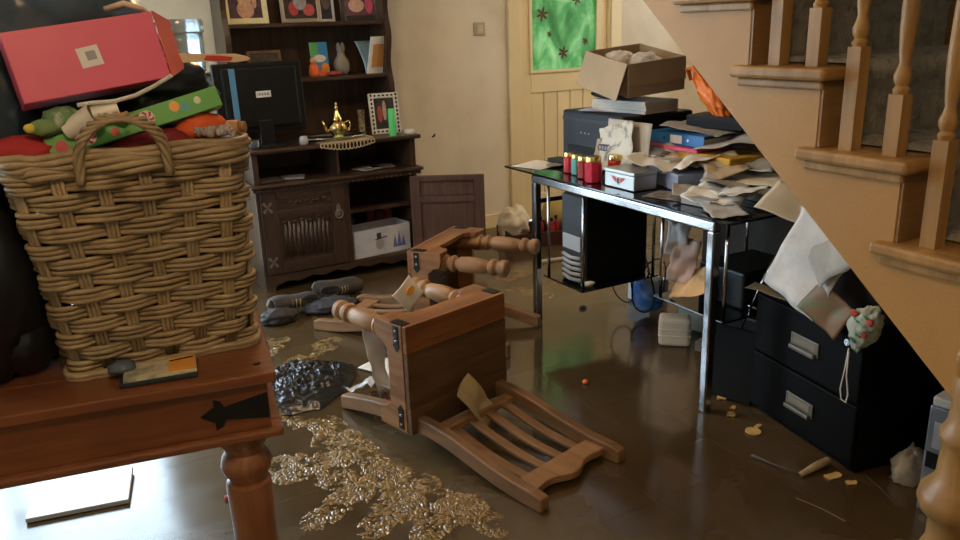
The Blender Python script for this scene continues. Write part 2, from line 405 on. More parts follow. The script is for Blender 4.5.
# turned post carrying the stair at the right
npx, npy = 1.60, .825
pr = [(.07, 0), (.07, .30), (.058, .33), (.058, .385), (.078, .405), (.086, .428), (.082, .45), (.062, .475), (.056, .49), (.054, .53), (.052, .56), (.06, .575), (.062, .59), (.053, .605), (.048, .62), (.046, .66), (.05, .70), (.045, .72)]
tag(MB().lathe(pr, 28, Matrix.Translation((npx, npy, .004))).build('newel_post', m_stair_wood, smooth=True, angle=50), 'thick turned honey wood post at the right edge below the stringer', 'post')
tag(MB().ball(lambda v: Vector((1.96+v.x*.11, .97+v.y*.06, tz(0)+.02+max(0, v.z*.10+.04+.012*nz(v.x, v.y, v.z, 4)))), 20, 12).build('pink_cloth', M('pink_cloth', (.75, .10, .16), .8, bmp=.4, bscale=30), smooth=True), 'bright pink cloth lump lying on the carpeted stair', 'cloth')

# ================================================================== DRESSER
m_oak = wood('dark_oak', (.030, .018, .012), (.085, .050, .032), (14, 14, 1.3), .32, coat=.2)
m_oakh = wood('dark_oak_along', (.032, .019, .012), (.090, .053, .034), (1.3, 14, 14), .32, coat=.2)
m_oakdoor = wood('red_brown_oak', (.085, .046, .036), (.16, .092, .075), (14, 14, 1.3), .4)
m_iron = M('black_iron', (.025, .024, .023), .45, .7, bmp=.2, bscale=150)
m_pewter = M('pewter', (.34, .31, .27), .35, .8)
dr = thing('dresser', 'dark carved oak dresser with open cupboard door and plate rack shelves', 'dresser', (1.495, 4.74, 0))
YF, YB, XL, XR = 4.45, 5.01, 1.0, 1.99
for x in (XL, XR-.022): MB().bb(x, x+.022, YF+.01, YB, .0, .60).build('side_panel', m_oak, dr, bevel=.003)
MB().bb(XL+.022, XR-.022, YB-.012, YB, .05, .60).build('back_panel', m_oak, dr)
MB().bb(XL+.022, XR-.022, YF+.02, YB-.012, .085, .105).build('cupboard_floor', m_oakh, dr)
MB().bb(1.54, XR-.022, YF+.06, YB-.012, .385, .402).build('cupboard_shelf', m_oakh, dr)
MB().bb(1.518, 1.545, YF+.004, YB-.012, .105, .585).build('divider', m_oak, dr, bevel=.003)
# carved skirt with a shaped lower edge
poly = [(XL, .10), (XL, .0), (XL+.05, .0)]
for i in range(25):
    u = i/24; poly.append((XL+.06+u*(XR-XL-.12), .035+.018*math.sin(u*PI*6)**2+.02*math.sin(u*PI)))
poly += [(XR-.05, 0), (XR, 0), (XR, .10)]
MB().prism(poly[::-1], .02, onwall(0, YF+.02, 0)).build('skirt', m_oakh, dr)
# worktop with moulded edge and drip carving
wt = MB().bb(XL-.03, XR+.03, YF-.035, YB, .612, .632).build('worktop', m_oakh, dr, bevel=.006)
MB().bb(XL-.018, XR+.018, YF-.02, YB-.01, .592, .612).build('worktop_moulding', m_oakh, dr, bevel=.006)
for k in range(33):
    x = XL+.005+k*.0305; MB().bb(x, x+.021, YF-.028, YF-.0195, .590, .603).build('dentil', m_oakh, wt)
# open pigeon-hole tier
for x in (XL, 1.489, XR-.035): MB().bb(x, x+.035 if x != 1.489 else x+.014, YF+.01, YB, .632, .802).build('tier_upright', m_oak, dr, bevel=.003)
MB().bb(XL+.03, XR-.03, YB-.02, YB, .632, .80).build('tier_back', m_oak, dr)
MB().bb(XL-.025, XR+.03, YF-.02, YB, .802, .826).build('tier_top', m_oakh, dr, bevel=.007)
# plate rack
for x in (XL-.005, XR-.032):
    pts = [(4.76, .826)]
    for i in range(25):
        z = .85+i*.045; pts.append((4.735+.018*math.sin(i*.9)*(1 if i > 3 else .4), z))
    pts += [(YB, pts[-1][1]), (YB, .826)]
    X = Matrix(((0, 0, 1, x), (1, 0, 0, 0), (0, 1, 0, 0), (0, 0, 0, 1)))
    MB().prism(pts, .032, X).build('rack_side', m_oak, dr)
MB().bb(XL+.02, XR-.02, YB-.015, YB, .826, 1.93).build('rack_back', m_oak, dr)
for z in (1.178, 1.492, 1.86): MB().bb(XL+.02, XR-.02, 4.74, YB-.012, z-.022, z).build('rack_shelf', m_oakh, dr, bevel=.003)
MB().bb(XL-.03, XR+.02, 4.69, YB, 1.93, 1.965).build('cornice', m_oakh, dr, bevel=.01)
# left (closed) door
D0, D1, Z0, Z1 = 1.022, 1.516, .105, .588; yd = YF-.004
dl = MB().bb(D0, D0+.09, yd, yd+.022, Z0, Z1).bb(D1-.085, D1, yd, yd+.022, Z0, Z1).bb(D0+.09, D1-.085, yd, yd+.022, Z0, Z0+.06).bb(D0+.09, D1-.085, yd, yd+.022, Z1-.04, Z1).bb(D0+.09, D1-.085, yd, yd+.022, .435, .475).build('door', m_oak, dr, bevel=.004)
P0, P1 = D0+.09, D1-.085
MB().bb(P0, P1, yd+.012, yd+.02, Z0+.06, .435).bb(P0, P1, yd+.012, yd+.02, .475, Z1-.04).build('door_panel', m_oak, dl)
bead = MB()
for a, b in ((Z0+.06, .435), (.475, Z1-.04)):
    bead.bb(P0, P1, yd+.002, yd+.012, a, a+.008).bb(P0, P1, yd+.002, yd+.012, b-.008, b).bb(P0, P0+.008, yd+.002, yd+.012, a, b).bb(P1-.008, P1, yd+.002, yd+.012, a, b)
bead.build('bead', m_oakh, dl)
for k in range(11):
    x = P0+.035+k*(P1-P0-.07)/10; top = .392+.012*math.sin(k*1.7)
    MB().tube([(x, yd+.013, .20-.008*(k % 2)), (x, yd+.011, top)], .010, 8).build('linenfold_rib', m_oak, dl, smooth=True)
    if k % 2 == 0: MB().tube([(x-.012, yd+.010, top), (x-.008, yd+.006, top+.012), (x+.006, yd+.006, top+.014), (x+.012, yd+.010, top+.002)], .006, 6).build('linenfold_curl', m_oak, dl, smooth=True)
scroll = MB()
for k in range(6):
    cx = P0+.03+k*(P1-P0-.06)/5; cz = .511
    scroll.tube([(cx+.0035*q*math.cos(q*.8), yd+.010, cz+.0035*q*math.sin(q*.8)*(1 if k % 2 else -1)) for q in range(9)], .005, 6)
    scroll.lathe([(.009, 0), (.006, .006), (.001, .008)], 10, onwall(cx, yd+.013, cz))
scroll.build('carved_scroll', m_oak, dl, smooth=True)
for z in (.18, .50):
    hb = MB()
    for sx in (-1, 1):
        for sz in (-1, 1):
            hb.prism([(0, 0), (.014*sx, .006*sz), (.028*sx, .022*sz), (.020*sx, .034*sz), (.010*sx, .024*sz), (.004*sx, .012*sz)][::(1 if sx*sz > 0 else -1)], .004, onwall(D0+.035, yd, z))
    hb.build('butterfly_hinge', m_pewter, dl)
rg = MB().tube([(1.468+.022*math.cos(a), yd-.012, .412+.026*math.sin(a)) for a in [2*PI*k/20 for k in range(20)]], .005, 8, True)
rg.prism([(1.458, .40), (1.478, .40), (1.482, .45), (1.474, .47), (1.462, .47), (1.454, .45)], .006, onwall(0, yd, 0)).build('ring_pull', m_pewter, dl, smooth=True, angle=30)
# right (open) door, swung wide
dn = Matrix.Translation((1.925, 4.42, 0)) @ Matrix.Rotation(R(-30), 4, 'Z')
d = MB().bb(0, .06, -.022, 0, .11, .585, dn).bb(.39, .45, -.022, 0, .11, .585, dn).bb(.06, .39, -.022, 0, .11, .16, dn).bb(.06, .39, -.022, 0, .55, .585, dn).bb(.06, .39, -.022, 0, .42, .46, dn).build('door', m_oakdoor, dr, bevel=.004, label='open red-brown cupboard door seen from inside')
MB().bb(.06, .39, -.016, -.006, .16, .42, dn).build('door_panel', m_oakdoor, d); MB().bb(.06, .39, -.016, -.006, .46, .55, dn).build('door_panel', m_oakdoor, d)
bd = MB()
for a, b in ((.16, .42), (.46, .55)): bd.bb(.06, .39, -.021, -.016, a, a+.007, dn).bb(.06, .39, -.021, -.016, b-.007, b, dn).bb(.06, .067, -.021, -.016, a, b, dn).bb(.383, .39, -.021, -.016, a, b, dn)
bd.build('bead', m_oak, d)

# ---- things on and in the dresser
def frame_on(name, label, x, y, z, wdt, hgt, bar, m, tilt=8, yaw=0, blobs=(), bgc=(.1, .06, .07), mount=None, cat='photo frame', ornate=False, group='framed photos'):
    t = thing(name, label, cat, (x, y, z), R(yaw), group, world=False)
    X = Matrix.Rotation(R(-tilt), 4, 'X')
    f = MB().bb(-wdt/2, -wdt/2+bar, -.012, .006, 0, hgt, X).bb(wdt/2-bar, wdt/2, -.012, .006, 0, hgt, X).bb(-wdt/2+bar, wdt/2-bar, -.012, .006, 0, bar, X).bb(-wdt/2+bar, wdt/2-bar, -.012, .006, hgt-bar, hgt, X)
    fr = f.build('frame', m, t, bevel=.003)
    if ornate:
        o = MB()
        nh = int(hgt/.024); nw = int(wdt/.024)
        for k in range(nh):
            for sx in (-1, 1): o.prism(ell(.006, .009, 8, sx*(wdt/2-bar/2), (k+.5)*hgt/nh), .003, X @ VERT.copy() @ I((0, 0, .0115)))
        for k in range(1, nw-1):
            for zz in (bar/2, hgt-bar/2): o.prism(ell(.008, .006, 8, -wdt/2+(k+.5)*wdt/nw, zz), .003, X @ VERT.copy() @ I((0, 0, .0115)))
        o.build('pierced_opening', M('dark_hole', (.02, .015, .012), .9), fr)
    MB().bb(-wdt/2+bar*.8, wdt/2-bar*.8, .004, .008, bar*.8, hgt-bar*.8, X).build('backing', M('frame_backing', (.12, .08, .05), .8), t)
    inner = bar
    if mount:
        MB().bb(-wdt/2+bar, wdt/2-bar, -.004, .003, bar, hgt-bar, X).build('mount', M('mount_'+name, mount, .7), t); inner = bar+.02
    pic = MB().bb(-wdt/2+inner, wdt/2-inner, -.006, -.003, inner, hgt-inner, X).build('picture', M('print_%s_%d' % (name, int(x*100)), bgc, .35, var=.6, scale=25), t)
    for k, (bx, bz, rx, rz, c) in enumerate(blobs):
        MB().prism(ell(rx, rz, 14, bx, bz), .0006+.0001*k, X @ VERT.copy() @ I((0, 0, .006))).build('print_shape', M('ink_%02x%02x%02x' % tuple(int(255*q) for q in c), c, .4, var=.25, scale=40), pic)
    MB().bb(-.02, .02, .006, .010, 0, hgt*.8, Matrix.Rotation(R(-tilt), 4, 'X') @ Matrix.Translation((0, .0, 0))).build('strut', M('frame_backing', (.12, .08, .05), .8), t)
    return t
skin = (.62, .36, .24); skin2 = (.70, .45, .33)
zt = 1.492
frame_on('framed_photo', 'pale yellow wooden frame with a photo of a baby', 1.155, 4.84, zt, .255, .30, .032, M('pale_yellow_wood', (.85, .74, .42), .4), 7, 3,
         [(.0, .08, .05, .05, skin), (0, .14, .04, .045, skin2), (.055, .13, .014, .045, skin)], (.10, .05, .07))
frame_on('framed_photo', 'silver frame with a photo in red and black beside the yellow frame', 1.475, 4.84, zt, .24, .30, .022, M('champagne_silver', (.55, .48, .38), .3, .7), 7, 0,
         [(-.04, .08, .03, .04, (.5, .06, .06)), (.05, .07, .035, .035, (.55, .10, .10)), (0, .12, .04, .05, (.35, .33, .32))], (.06, .04, .04))
frame_on('framed_photo', 'small dark oval-edged frame tucked between two larger frames', 1.645, 4.88, zt, .10, .22, .016, M('white_enamel', (.72, .70, .64), .3), 6, 0,
         [(0, .12, .025, .05, (.18, .14, .13))], (.05, .05, .08))
frame_on('framed_photo', 'dark glass frame with a pink toned child photo, rightmost on the top shelf', 1.84, 4.83, zt, .25, .28, .03, M('dark_silver', (.10, .095, .09), .25, .6), 7, -2,
         [(-.02, .09, .05, .04, skin2), (.06, .09, .025, .05, (.65, .10, .18)), (-.02, .15, .035, .035, skin)], (.16, .07, .08))
tag(MB().bb(1.005, 1.035, 4.86, 4.91, zt, zt+.10).build('candle_block', M('ivory_wax', (.62, .48, .30), .5), bevel=.004), 'small ivory block at the left end of the top dresser shelf', 'ornament')
z2 = 1.178
frame_on('framed_photo', 'small wide wooden frame behind the black monitor', 1.235, 4.85, z2, .20, .165, .018, wood('walnut_frame', (.10, .05, .025), (.20, .11, .055)), 8, 0,
         [(.05, .06, .02, .03, (.55, .5, .45)), (0, .05, .012, .02, (.5, .4, .1))], (.07, .06, .05), group='framed photos')
# greetings card: blue / green print leaning
cdx = thing('greeting_card', 'blue and green card with red and white pattern leaning on the shelf', 'card', (1.565, 4.83, z2), world=False)
X = Matrix.Rotation(R(-8), 4, 'X')
cb = MB().bb(-.055, .055, 0, .004, 0, .20, X).build('card', M('card_blue', (.04, .25, .55), .5, c2=(.10, .45, .20), scale=6), cdx)
MB().bb(-.055, -.005, -.001, 0, .12, .20, X).build('green_print', M('card_green', (.12, .42, .12), .5), cb)
for bx, bz, rx, rz, c in ((.0, .105, .04, .022, (.75, .72, .66)), (-.03, .04, .022, .03, (.75, .10, .04)), (.03, .045, .025, .035, (.80, .30, .05)), (.0, .02, .04, .018, (.80, .15, .06))):
    MB().prism(ell(rx, rz, 12, bx, bz), .002, X @ VERT.copy()).build('print_shape', M('ink_%02x%02x%02x' % tuple(int(255*q) for q in c), c, .4, var=.25, scale=40), cb)
fg = thing('figurine', 'small orange and red figurine in front of the blue card', 'figurine', (1.505, 4.79, z2), world=False)
MB().lathe([(.024, 0), (.03, .02), (.026, .06), (.016, .078)], 14).build('body', M('orange_glaze', (.80, .16, .04), .3), fg, smooth=True)
MB().ball(lambda v: Vector((v.x*.019, v.y*.019, .094+v.z*.02)), 14, 10).build('head', M('peach_glaze', (.75, .35, .18), .35), fg, smooth=True)
tag(MB().ball(lambda v: Vector((1.63+v.x*.05, 4.79+v.y*.025, z2+.014+v.z*.014)), 14, 8).build('trinket', M('red_glaze', (.5, .06, .05), .3, c2=(.6, .4, .3), scale=30), smooth=True), 'flat red trinket lying at the foot of the blue card', 'trinket')
vs = thing('vase', 'grey pottery jug with petal shaped rim beside the blue card', 'vase', (1.70, 4.84, z2), world=False)
MB().lathe([(.03, 0), (.046, .03), (.05, .06), (.042, .09), (.025, .115), (.022, .14)], 20).build('body', M('grey_pottery', (.26, .24, .20), .45), vs, smooth=True)
for k in range(4):
    a = k*PI/2+.4; MB().ball(lambda v: Vector((v.x*.018, v.y*.007, .16+v.z*.032)), 10, 8, Matrix.Rotation(a, 4, 'Z') @ Matrix.Translation((0, .018, 0))).build('petal', M('grey_pottery', (.26, .24, .20), .45), vs, smooth=True)
pf = thing('paper_folder', 'pale blue and white open folder slumped at the shelf end', 'folder', (1.905, 4.80, z2), R(-68), world=False)
MB().bb(-.004, .004, -.075, .075, 0, .225, Matrix.Rotation(R(14), 4, 'Y')).build('cover', M('white_card', (.80, .82, .84), .5), pf)
MB().grid(lambda u, q: (-.015-.085*q**1.6, -.07+.14*u, .005+.19*q), 6, 10).build('page', M('pale_blue_card', (.30, .48, .62), .4), pf, smooth=True, solid=.003)
MB().bb(.0045, .006, -.05, .05, .04, .18, Matrix.Rotation(R(14), 4, 'Y')).build('print', M('orange_print', (.62, .33, .12), .5), pf)
# monitor seen from behind
zc = .826
m_blk = M('black_plastic', (.006, .007, .008), .45, var=.3, spec=.35); m_blk2 = M('dark_grey_plastic', (.03, .032, .036), .5, var=.3)
mo = thing('monitor', 'black flat monitor seen from behind with a white sticker and blue strip', 'monitor', (1.14, 4.60, zc))
X = Matrix.Translation((1.14, 4.60, 0)) @ Matrix.Rotation(R(4), 4, 'Z') @ Matrix.Rotation(R(-3), 4, 'X') @ Matrix.Translation((-1.14, -4.60, 0))
MB().bb(.885, 1.395, 4.58, 4.61, .90, 1.288, X).build('casing', m_blk, mo, bevel=.008)
MB().bb(.925, 1.355, 4.555, 4.581, .93, 1.262, X).build('rear_hump', m_blk, mo, bevel=.012)
MB().bb(1.105, 1.19, 4.552, 4.556, 1.095, 1.13, X).build('sticker', M('white_sticker', (.75, .75, .74), .4), mo)
for k in range(9): MB().bb(1.112+k*.0082, 1.112+k*.0082+.002+.003*(k % 2), 4.551, 4.5525, 1.105, 1.12, X).build('barcode_line', m_blk2, mo)
MB().bb(.968, 1.0, 4.551, 4.556, .935, 1.258, X).build('blue_strip', M('blue_film', (.10, .26, .45), .3), mo)
MB().bb(1.10, 1.18, 4.585, 4.62, .84, .97).build('neck', m_blk, mo, bevel=.004)
MB().lathe([(.11, zc), (.112, zc+.008), (.10, zc+.014)], 24, Matrix.Translation((1.14, 4.60, 0)), sx=1, sy=1).build('foot', m_blk, mo, smooth=True, angle=30) if False else MB().prism(ell(.12, .085, 24), .014, Matrix.Translation((1.14, 4.56, zc))).build('foot', m_blk, mo, bevel=.004)
tag(MB().lathe([(.022, 0), (.026, .01), (.026, .03), (.022, .04), (.022, .048), (.001, .05)], 16, Matrix.Translation((1.315, 4.49, zc))).build('small_jar', M('pale_jar', (.42, .42, .45), .2), smooth=True), 'small pale lidded jar right of the monitor foot', 'jar')
tag(MB().lathe([(.02, 0), (.027, .008), (.028, .045), (.025, .05)], 16, Matrix.Translation((.985+.05, 4.50, zc))).build('drinking_glass', M('smoky_glass', (.35, .38, .40), .08, trans=.8), smooth=True), 'small clear tumbler left of the monitor foot', 'glass')
# tray, doily, teapot
m_silver = M('tarnished_silver', (.45, .44, .42), .22, 1); m_brass = M('polished_brass', (.72, .52, .22), .2, 1, var=.3)
doi = MB(); TXc, TYc = 1.555, 4.545
doi.lathe([(.195, zc+.001), (.195, zc+.004)], 40, Matrix.Translation((TXc, TYc, 0)), sy=.58)
dob = doi.build('doily', M('cream_crochet', (.58, .46, .30), .9, bmp=.6, bscale=90))
# lace edge hanging over the front of the tier top
for k in range(15):
    x = TXc-.155+k*.022; drop = .018+.028*math.cos((k-7)/7*1.35)
    MB().tube([(x+.011*math.cos(a), YF-.0235, zc+.002-drop*.5+drop*.5*math.sin(a)) for a in [2*PI*q/12 for q in range(12)]], .003, 6, True).build('lace_loop', MATS['cream_crochet'], dob, smooth=True)
tag(dob, 'cream crochet doily hanging over the edge under the tray', 'doily')
tag(MB().lathe([(.12, 0), (.17, .004), (.195, .022), (.20, .024), (.198, .016), (.172, -.001+.003)], 40, Matrix.Translation((TXc-.05, TYc, zc+.005)), sy=.5).build('tray', m_silver, smooth=True), 'round tarnished silver tray under the brass teapot', 'tray')
tp = thing('teapot', 'small brass teapot with pointed lid on the silver tray', 'teapot', (1.545, 4.56, zc+.010), world=False); tp.scale = (1.15, 1.15, 1.15)
MB().lathe([(.028, 0), (.034, .006), (.026, .012), (.038, .022), (.048, .045), (.046, .065), (.034, .082), (.024, .09)], 24).build('body', m_brass, tp, smooth=True)
ld = MB().lathe([(.027, .090), (.027, .094), (.02, .112), (.010, .135), (.006, .145)], 20).build('lid', m_brass, tp, smooth=True)
MB().lathe([(.006, .145), (.010, .152), (.006, .158), (.004, .164), (.007, .170), (.001, .180)], 14).build('finial', m_brass, ld, smooth=True)
MB().tube([(-.04, 0, .035), (-.062, 0, .045), (-.068, 0, .07), (-.078, 0, .092)], [.011, .009, .006, .005], 10).build('spout', m_brass, tp, smooth=True)
MB().tube([(.04, 0, .075), (.062, 0, .082), (.07, 0, .06), (.058, 0, .035), (.044, 0, .03)], .0045, 8).build('handle', m_brass, tp, smooth=True)
tag(MB().ball(lambda v: Vector((1.525+v.x*.022, 4.48+v.y*.02, zc+.024+v.z*.013+.004*nz(v.x, v.y, v.z, 5))), 12, 8).build('wax_flower', M('lime_wax', (.45, .60, .08), .4), smooth=True), 'small lime green wax flower at the tray rim', 'ornament')
tag(MB().lathe([(.026, 0), (.026, .01), (.02, .012), (.021, .09), (.022, .15), (.024, .155), (.021, .155), (.018, .09), (.016, .02)], 18, Matrix.Translation((1.71, 4.60, zc+.001))).build('glass_vase', M('patterned_glass', (.22, .17, .09), .15, .3, var=.8, scale=60, bmp=.5, bscale=60), smooth=True), 'tall narrow patterned glass between teapot and white frame', 'vase')
frame_on('framed_picture', 'white pierced metal frame standing behind the green candle', 1.868, 4.60, zc, .185, .245, .030, M('white_enamel', (.72, .70, .64), .3), 10, -6,
         [(-.03, .12, .016, .05, (.40, .07, .06)), (.0, .14, .012, .06, (.45, .35, .28)), (.025, .09, .015, .045, (.05, .12, .14))], (.05, .045, .045), ornate=True)
cn = thing('candle', 'plain bright green pillar candle in front of the white frame', 'candle', (1.862, 4.49, zc), world=False)
MB().lathe([(.020, 0), (.0205, .005), (.0205, .155), (.019, .159), (.001, .159)], 18).build('wax', M('green_wax', (.12, .75, .22), .4, var=.05), cn, smooth=True, angle=40)
MB().tube([(0, 0, .159), (.001, 0, .168)], .0012, 6).build('wick', m_blk, cn)
tag(MB().lathe([(.03, 0), (.035, .008), (.034, .02), (.028, .026), (.026, .014), (.001, .012)], 20, Matrix.Translation((1.975, 4.50, zc))).build('dish', M('white_ceramic', (.75, .73, .66), .25), smooth=True), 'small white ceramic dish at the right end of the dresser top', 'dish')
# cases lying in the pigeon holes
for k, (x, y, rz, c, L) in enumerate(((1.10, 4.53, .2, (.09, .08, .07), 'left'), (1.24, 4.54, -.3, (.25, .25, .26), 'left'), (1.70, 4.53, .35, (.30, .29, .28), 'right'), (1.80, 4.55, -.2, (.12, .11, .11), 'right'))):
    tag(MB().box((x, y, .638+.004), (.14, .12, .009), rz=rz).build('disc_case', M('case_%d' % k, c, .25), bevel=.001), ('dark disc case at the far left of the left pigeon hole', 'pale grey disc case in the middle of the left pigeon hole', 'pale disc case lying askew in the right pigeon hole', 'dark disc case at the right end of the right pigeon hole')[k], 'disc case', 'disc cases in the pigeon holes')
# cardboard box with winter print in the cupboard
bx = thing('printed_box', 'white and blue cardboard box with a hatted snowman print inside the open cupboard', 'box', (1.742, 4.585, .105), R(7), world=False)
MB().bb(-.195, .195, -.09, -.086, 0, .17).bb(-.195, .195, .086, .09, 0, .17).bb(-.195, -.191, -.086, .086, 0, .17).bb(.191, .195, -.086, .086, 0, .17).bb(-.19, .19, -.086, .086, 0, .004).build('carton', M('pale_carton', (.60, .60, .64), .5, c2=(.34, .42, .66), scale=3), bx)
hat = MB()
VX = Matrix.Translation((0, -.0905, 0)) @ VERT
hat.prism([(-.055, .095), (.03, .105), (.03, .112), (-.01, .108), (-.012, .14), (-.042, .136), (-.04, .104), (-.055, .101)], .001, VX).build('hat_print', M('ink_dark', (.07, .06, .05), .5), bx)
MB().prism(ell(.030, .034, 16, -.022, .068), .0008, VX).build('snowman_print', M('ink_grey', (.42, .40, .40), .5), bx)
for k, (tx, hh) in enumerate(((.085, .11), (.115, .13), (.145, .10))): MB().prism([(tx-.016, .03), (tx+.016, .03), (tx, hh)], .0008, VX).build('tree_print', M('ink_blue', (.12, .16, .42), .5), bx)
bt = thing('bottle', 'short dark bottle with a pale cap behind the printed box', 'bottle', (1.66, 4.78, .105), world=False)
MB().lathe([(.03, 0), (.033, .01), (.033, .17), (.02, .20), (.014, .22)], 18).build('body', M('dark_bottle_glass', (.015, .02, .03), .1), bt, smooth=True)
MB().lathe([(.017, .215), (.017, .25), (.001, .252)], 14).build('cap', M('pale_jar', (.42, .42, .45), .2), bt, smooth=True)
for k, (x, c, hh) in enumerate(((1.77, (.20, .03, .03), .24), (1.83, (.12, .04, .03), .22), (1.89, (.25, .05, .03), .235))):
    tag(MB().box((x, 4.80, .105+hh/2), (.05, .16, hh)).build('boxed_book', M('spine_%d' % k, c, .5), bevel=.002), ('dark red book spine nearest the bottle in the cupboard', 'brown book spine in the middle of the cupboard row', 'red book spine at the right end of the cupboard row')[k], 'book', 'books in the open cupboard')

# ================================================================== FALLEN CHAIRS
m_pine = wood('rustic_pine', (.18, .068, .022), (.38, .18, .065), (12, 12, 1.1), .5)
m_pinex = wood('rustic_pine_x', (.16, .055, .018), (.34, .145, .05), (1.1, 12, 12), .38)
m_pale = wood('worn_pine', (.25, .122, .05), (.45, .25, .11), (10, 10, 1.0), .5)
m_seat = wood('mud_wet_seat', (.085, .045, .020), (.18, .10, .05), (1.0, 10, 10), .35)
m_mudpine = wood('muddy_pine', (.16, .078, .032), (.33, .18, .078), (10, 10, 1.0), .5)
def turned_leg(top):
    return [(r_*1.25, z_) for r_, z_ in [(.024, 0), (.030, .008), (.030, .03), (.022, .042), (.022, .05), (.028, .056), (.0315, .068), (.028, .082), (.020, .088), (.020, .098), (.025, .106), (.0285, .15), (.030, .19), (.027, .23), (.020, .24), (.020, .247), (.029, .255), (.031, .265), (.027, .275), (.020, .280), (.022, .290), (.031, .297), (.034, top)]]
def make_chair(label, base, ang):
    t = thing('dining_chair', label, 'chair', base, group='overturned dining chairs', world=False)
    a = ang; X = Vector((-math.cos(a), math.sin(a), 0)); Z = Vector((math.sin(a), math.cos(a), 0)); Y = Vector((0, 0, 1))
    m = Matrix((X, Y, Z)).transposed(); t.rotation_euler = m.to_euler()
    SH = .475; W = .234; D0c, D1c = .06, .47
    # seat boards, each its own plank
    n = 4; dd = (D1c-D0c)/n
    for k in range(n): MB().bb(-W-.008, W+.008, D0c+k*dd+.0008, D0c+(k+1)*dd-.0008, SH-.02, SH+.002-.0015*(k % 2)).build('plank', m_seat if k < 3 else m_pinex, t, bevel=.002)
    # aprons (side ones with an ogee cut)
    def apron(L): return [(-L, 0), (-L, -.15), (-L+.05, -.15), (-L+.07, -.14), (-L+.075, -.115), (-L+.10, -.085), (L-.10, -.085), (L-.075, -.115), (L-.07, -.14), (L-.05, -.15), (L, -.15), (L, 0)]
    AX = Matrix.Translation((0, D1c-.004, SH-.021)) @ VERT
    MB().prism(apron(W-.0115)[::-1], .022, Matrix.Translation((0, D1c-.002, SH-.021)) @ VERT).build('front_apron', m_pinex, t, bevel=.002)
    MB().prism(apron(W-.0115)[::-1], .022, Matrix.Translation((0, D0c+.045, SH-.021)) @ VERT).build('rear_apron', m_pinex, t, bevel=.002)
    L = (D1c-D0c)/2-.002
    for s in (-1, 1):
        SX = Matrix.Translation((s*W-(.011), (D0c+D1c)/2, SH-.021)) @ Matrix(((0, 0, 1, 0), (1, 0, 0, 0), (0, 1, 0, 0), (0, 0, 0, 1)))
        MB().prism(apron(L), .022, SX).build('side_apron', m_pine, t, bevel=.002)
        MB().lathe(turned_leg(SH-.022), 18, Matrix.Translation((s*(W-.045), D1c-.058, 0))).build('front_leg', m_pale, t, smooth=True, angle=38)
        # rear leg running up into the bowed back post
        pts = []
        for i in range(25):
            u = i/24; z = u*1.06
            yc = .065*math.sin(min(1, u/.42)*PI/2) if u < .42 else .065*(.5+.5*math.cos((u-.42)/.58*PI))+.004*math.sin((u-.42)/.58*PI*2)
            pts.append((yc, z))
        poly = [(y-.002, z) for y, z in pts] + [(y+.056-.012*(z > 1.03), z) for y, z in reversed(pts)]
        PX = Matrix(((0, 0, 1, s*.197-.02), (1, 0, 0, 0), (0, 1, 0, 0), (0, 0, 0, 1)))
        MB().prism(poly, .04, PX).build('back_post', m_mudpine, t, bevel=.006)
        for yy, nm in ((D1c-.006, 'hinge_strap'), (D0c+.012, 'hinge_strap')):
            sg = -1 if yy > .25 else 1      # the strap points inwards along the seat edge
            h = MB().bb(s*W+s*.0125-.0015, s*W+s*.0125+.0015, min(yy, yy+sg*.07), max(yy, yy+sg*.07), SH-.062, SH-.036)
            h.prism([(sg*.07, -.068), (sg*.095, -.049), (sg*.07, -.030)], .003, Matrix.Translation((s*W+s*.0125-.0015, yy, SH)) @ Matrix(((0, 0, 1, 0), (1, 0, 0, 0), (0, 1, 0, 0), (0, 0, 0, 1))))
            ho = h.build(nm, m_iron, t)
            for q_ in (.018, .055): MB().ball(lambda v: Vector((s*W+s*.0145+v.x*.003, yy+sg*q_+v.y*.006, SH-.049+v.z*.006)), 10, 6).build('bolt', m_pewter, ho, smooth=True)
        for zz in (0,): MB().bb(s*W-.03 if s > 0 else s*W-.008, s*W+.008 if s > 0 else s*W+.03, D1c-.002, D1c+.0012, SH-.085, SH-.022).build('corner_plate', m_iron, t)
    # back rails and four bowed slats
    def by(z):
        u = z/1.06; return .065*(.5+.5*math.cos((u-.42)/.58*PI))
    MB().bb(-.18, .18, by(.55)+.008, by(.55)+.034, .53, .575).build('lower_rail', m_pale, t, bevel=.004)
    cr = [(-.18, .915)] + [(.18, .915), (.18, .985)]
    for i in range(21):
        u = i/20; x = .18-.36*u
        cr.append((x, .985+.028*math.sin(u*PI)+.012*math.cos(u*PI*4)))
    MB().prism(cr, .026, Matrix.Translation((0, by(.95)+.034, 0)) @ VERT).build('crest_rail', m_pale, t, bevel=.004)
    for k in range(4):
        x = -.129+k*.086
        pts = [(by(.57+q*.36/10)+.022-.012*math.sin(q/10*PI), .565+q*.36/10) for q in range(11)]
        poly = [(y-.007, z) for y, z in pts]+[(y+.007, z) for y, z in reversed(pts)]
        MB().prism(poly, .036, Matrix(((0, 0, 1, x-.018), (1, 0, 0, 0), (0, 1, 0, 0), (0, 0, 0, 1)))).build('slat', m_mudpine, t, bevel=.003)
    return t
make_chair('rustic pine chair lying on its back, slatted back nearest the viewer', (1.081, 2.874, .006), 2.874)
make_chair('rustic pine chair lying on its back with turned legs pointing at the desk', (1.854, 3.008, .006), -.638)

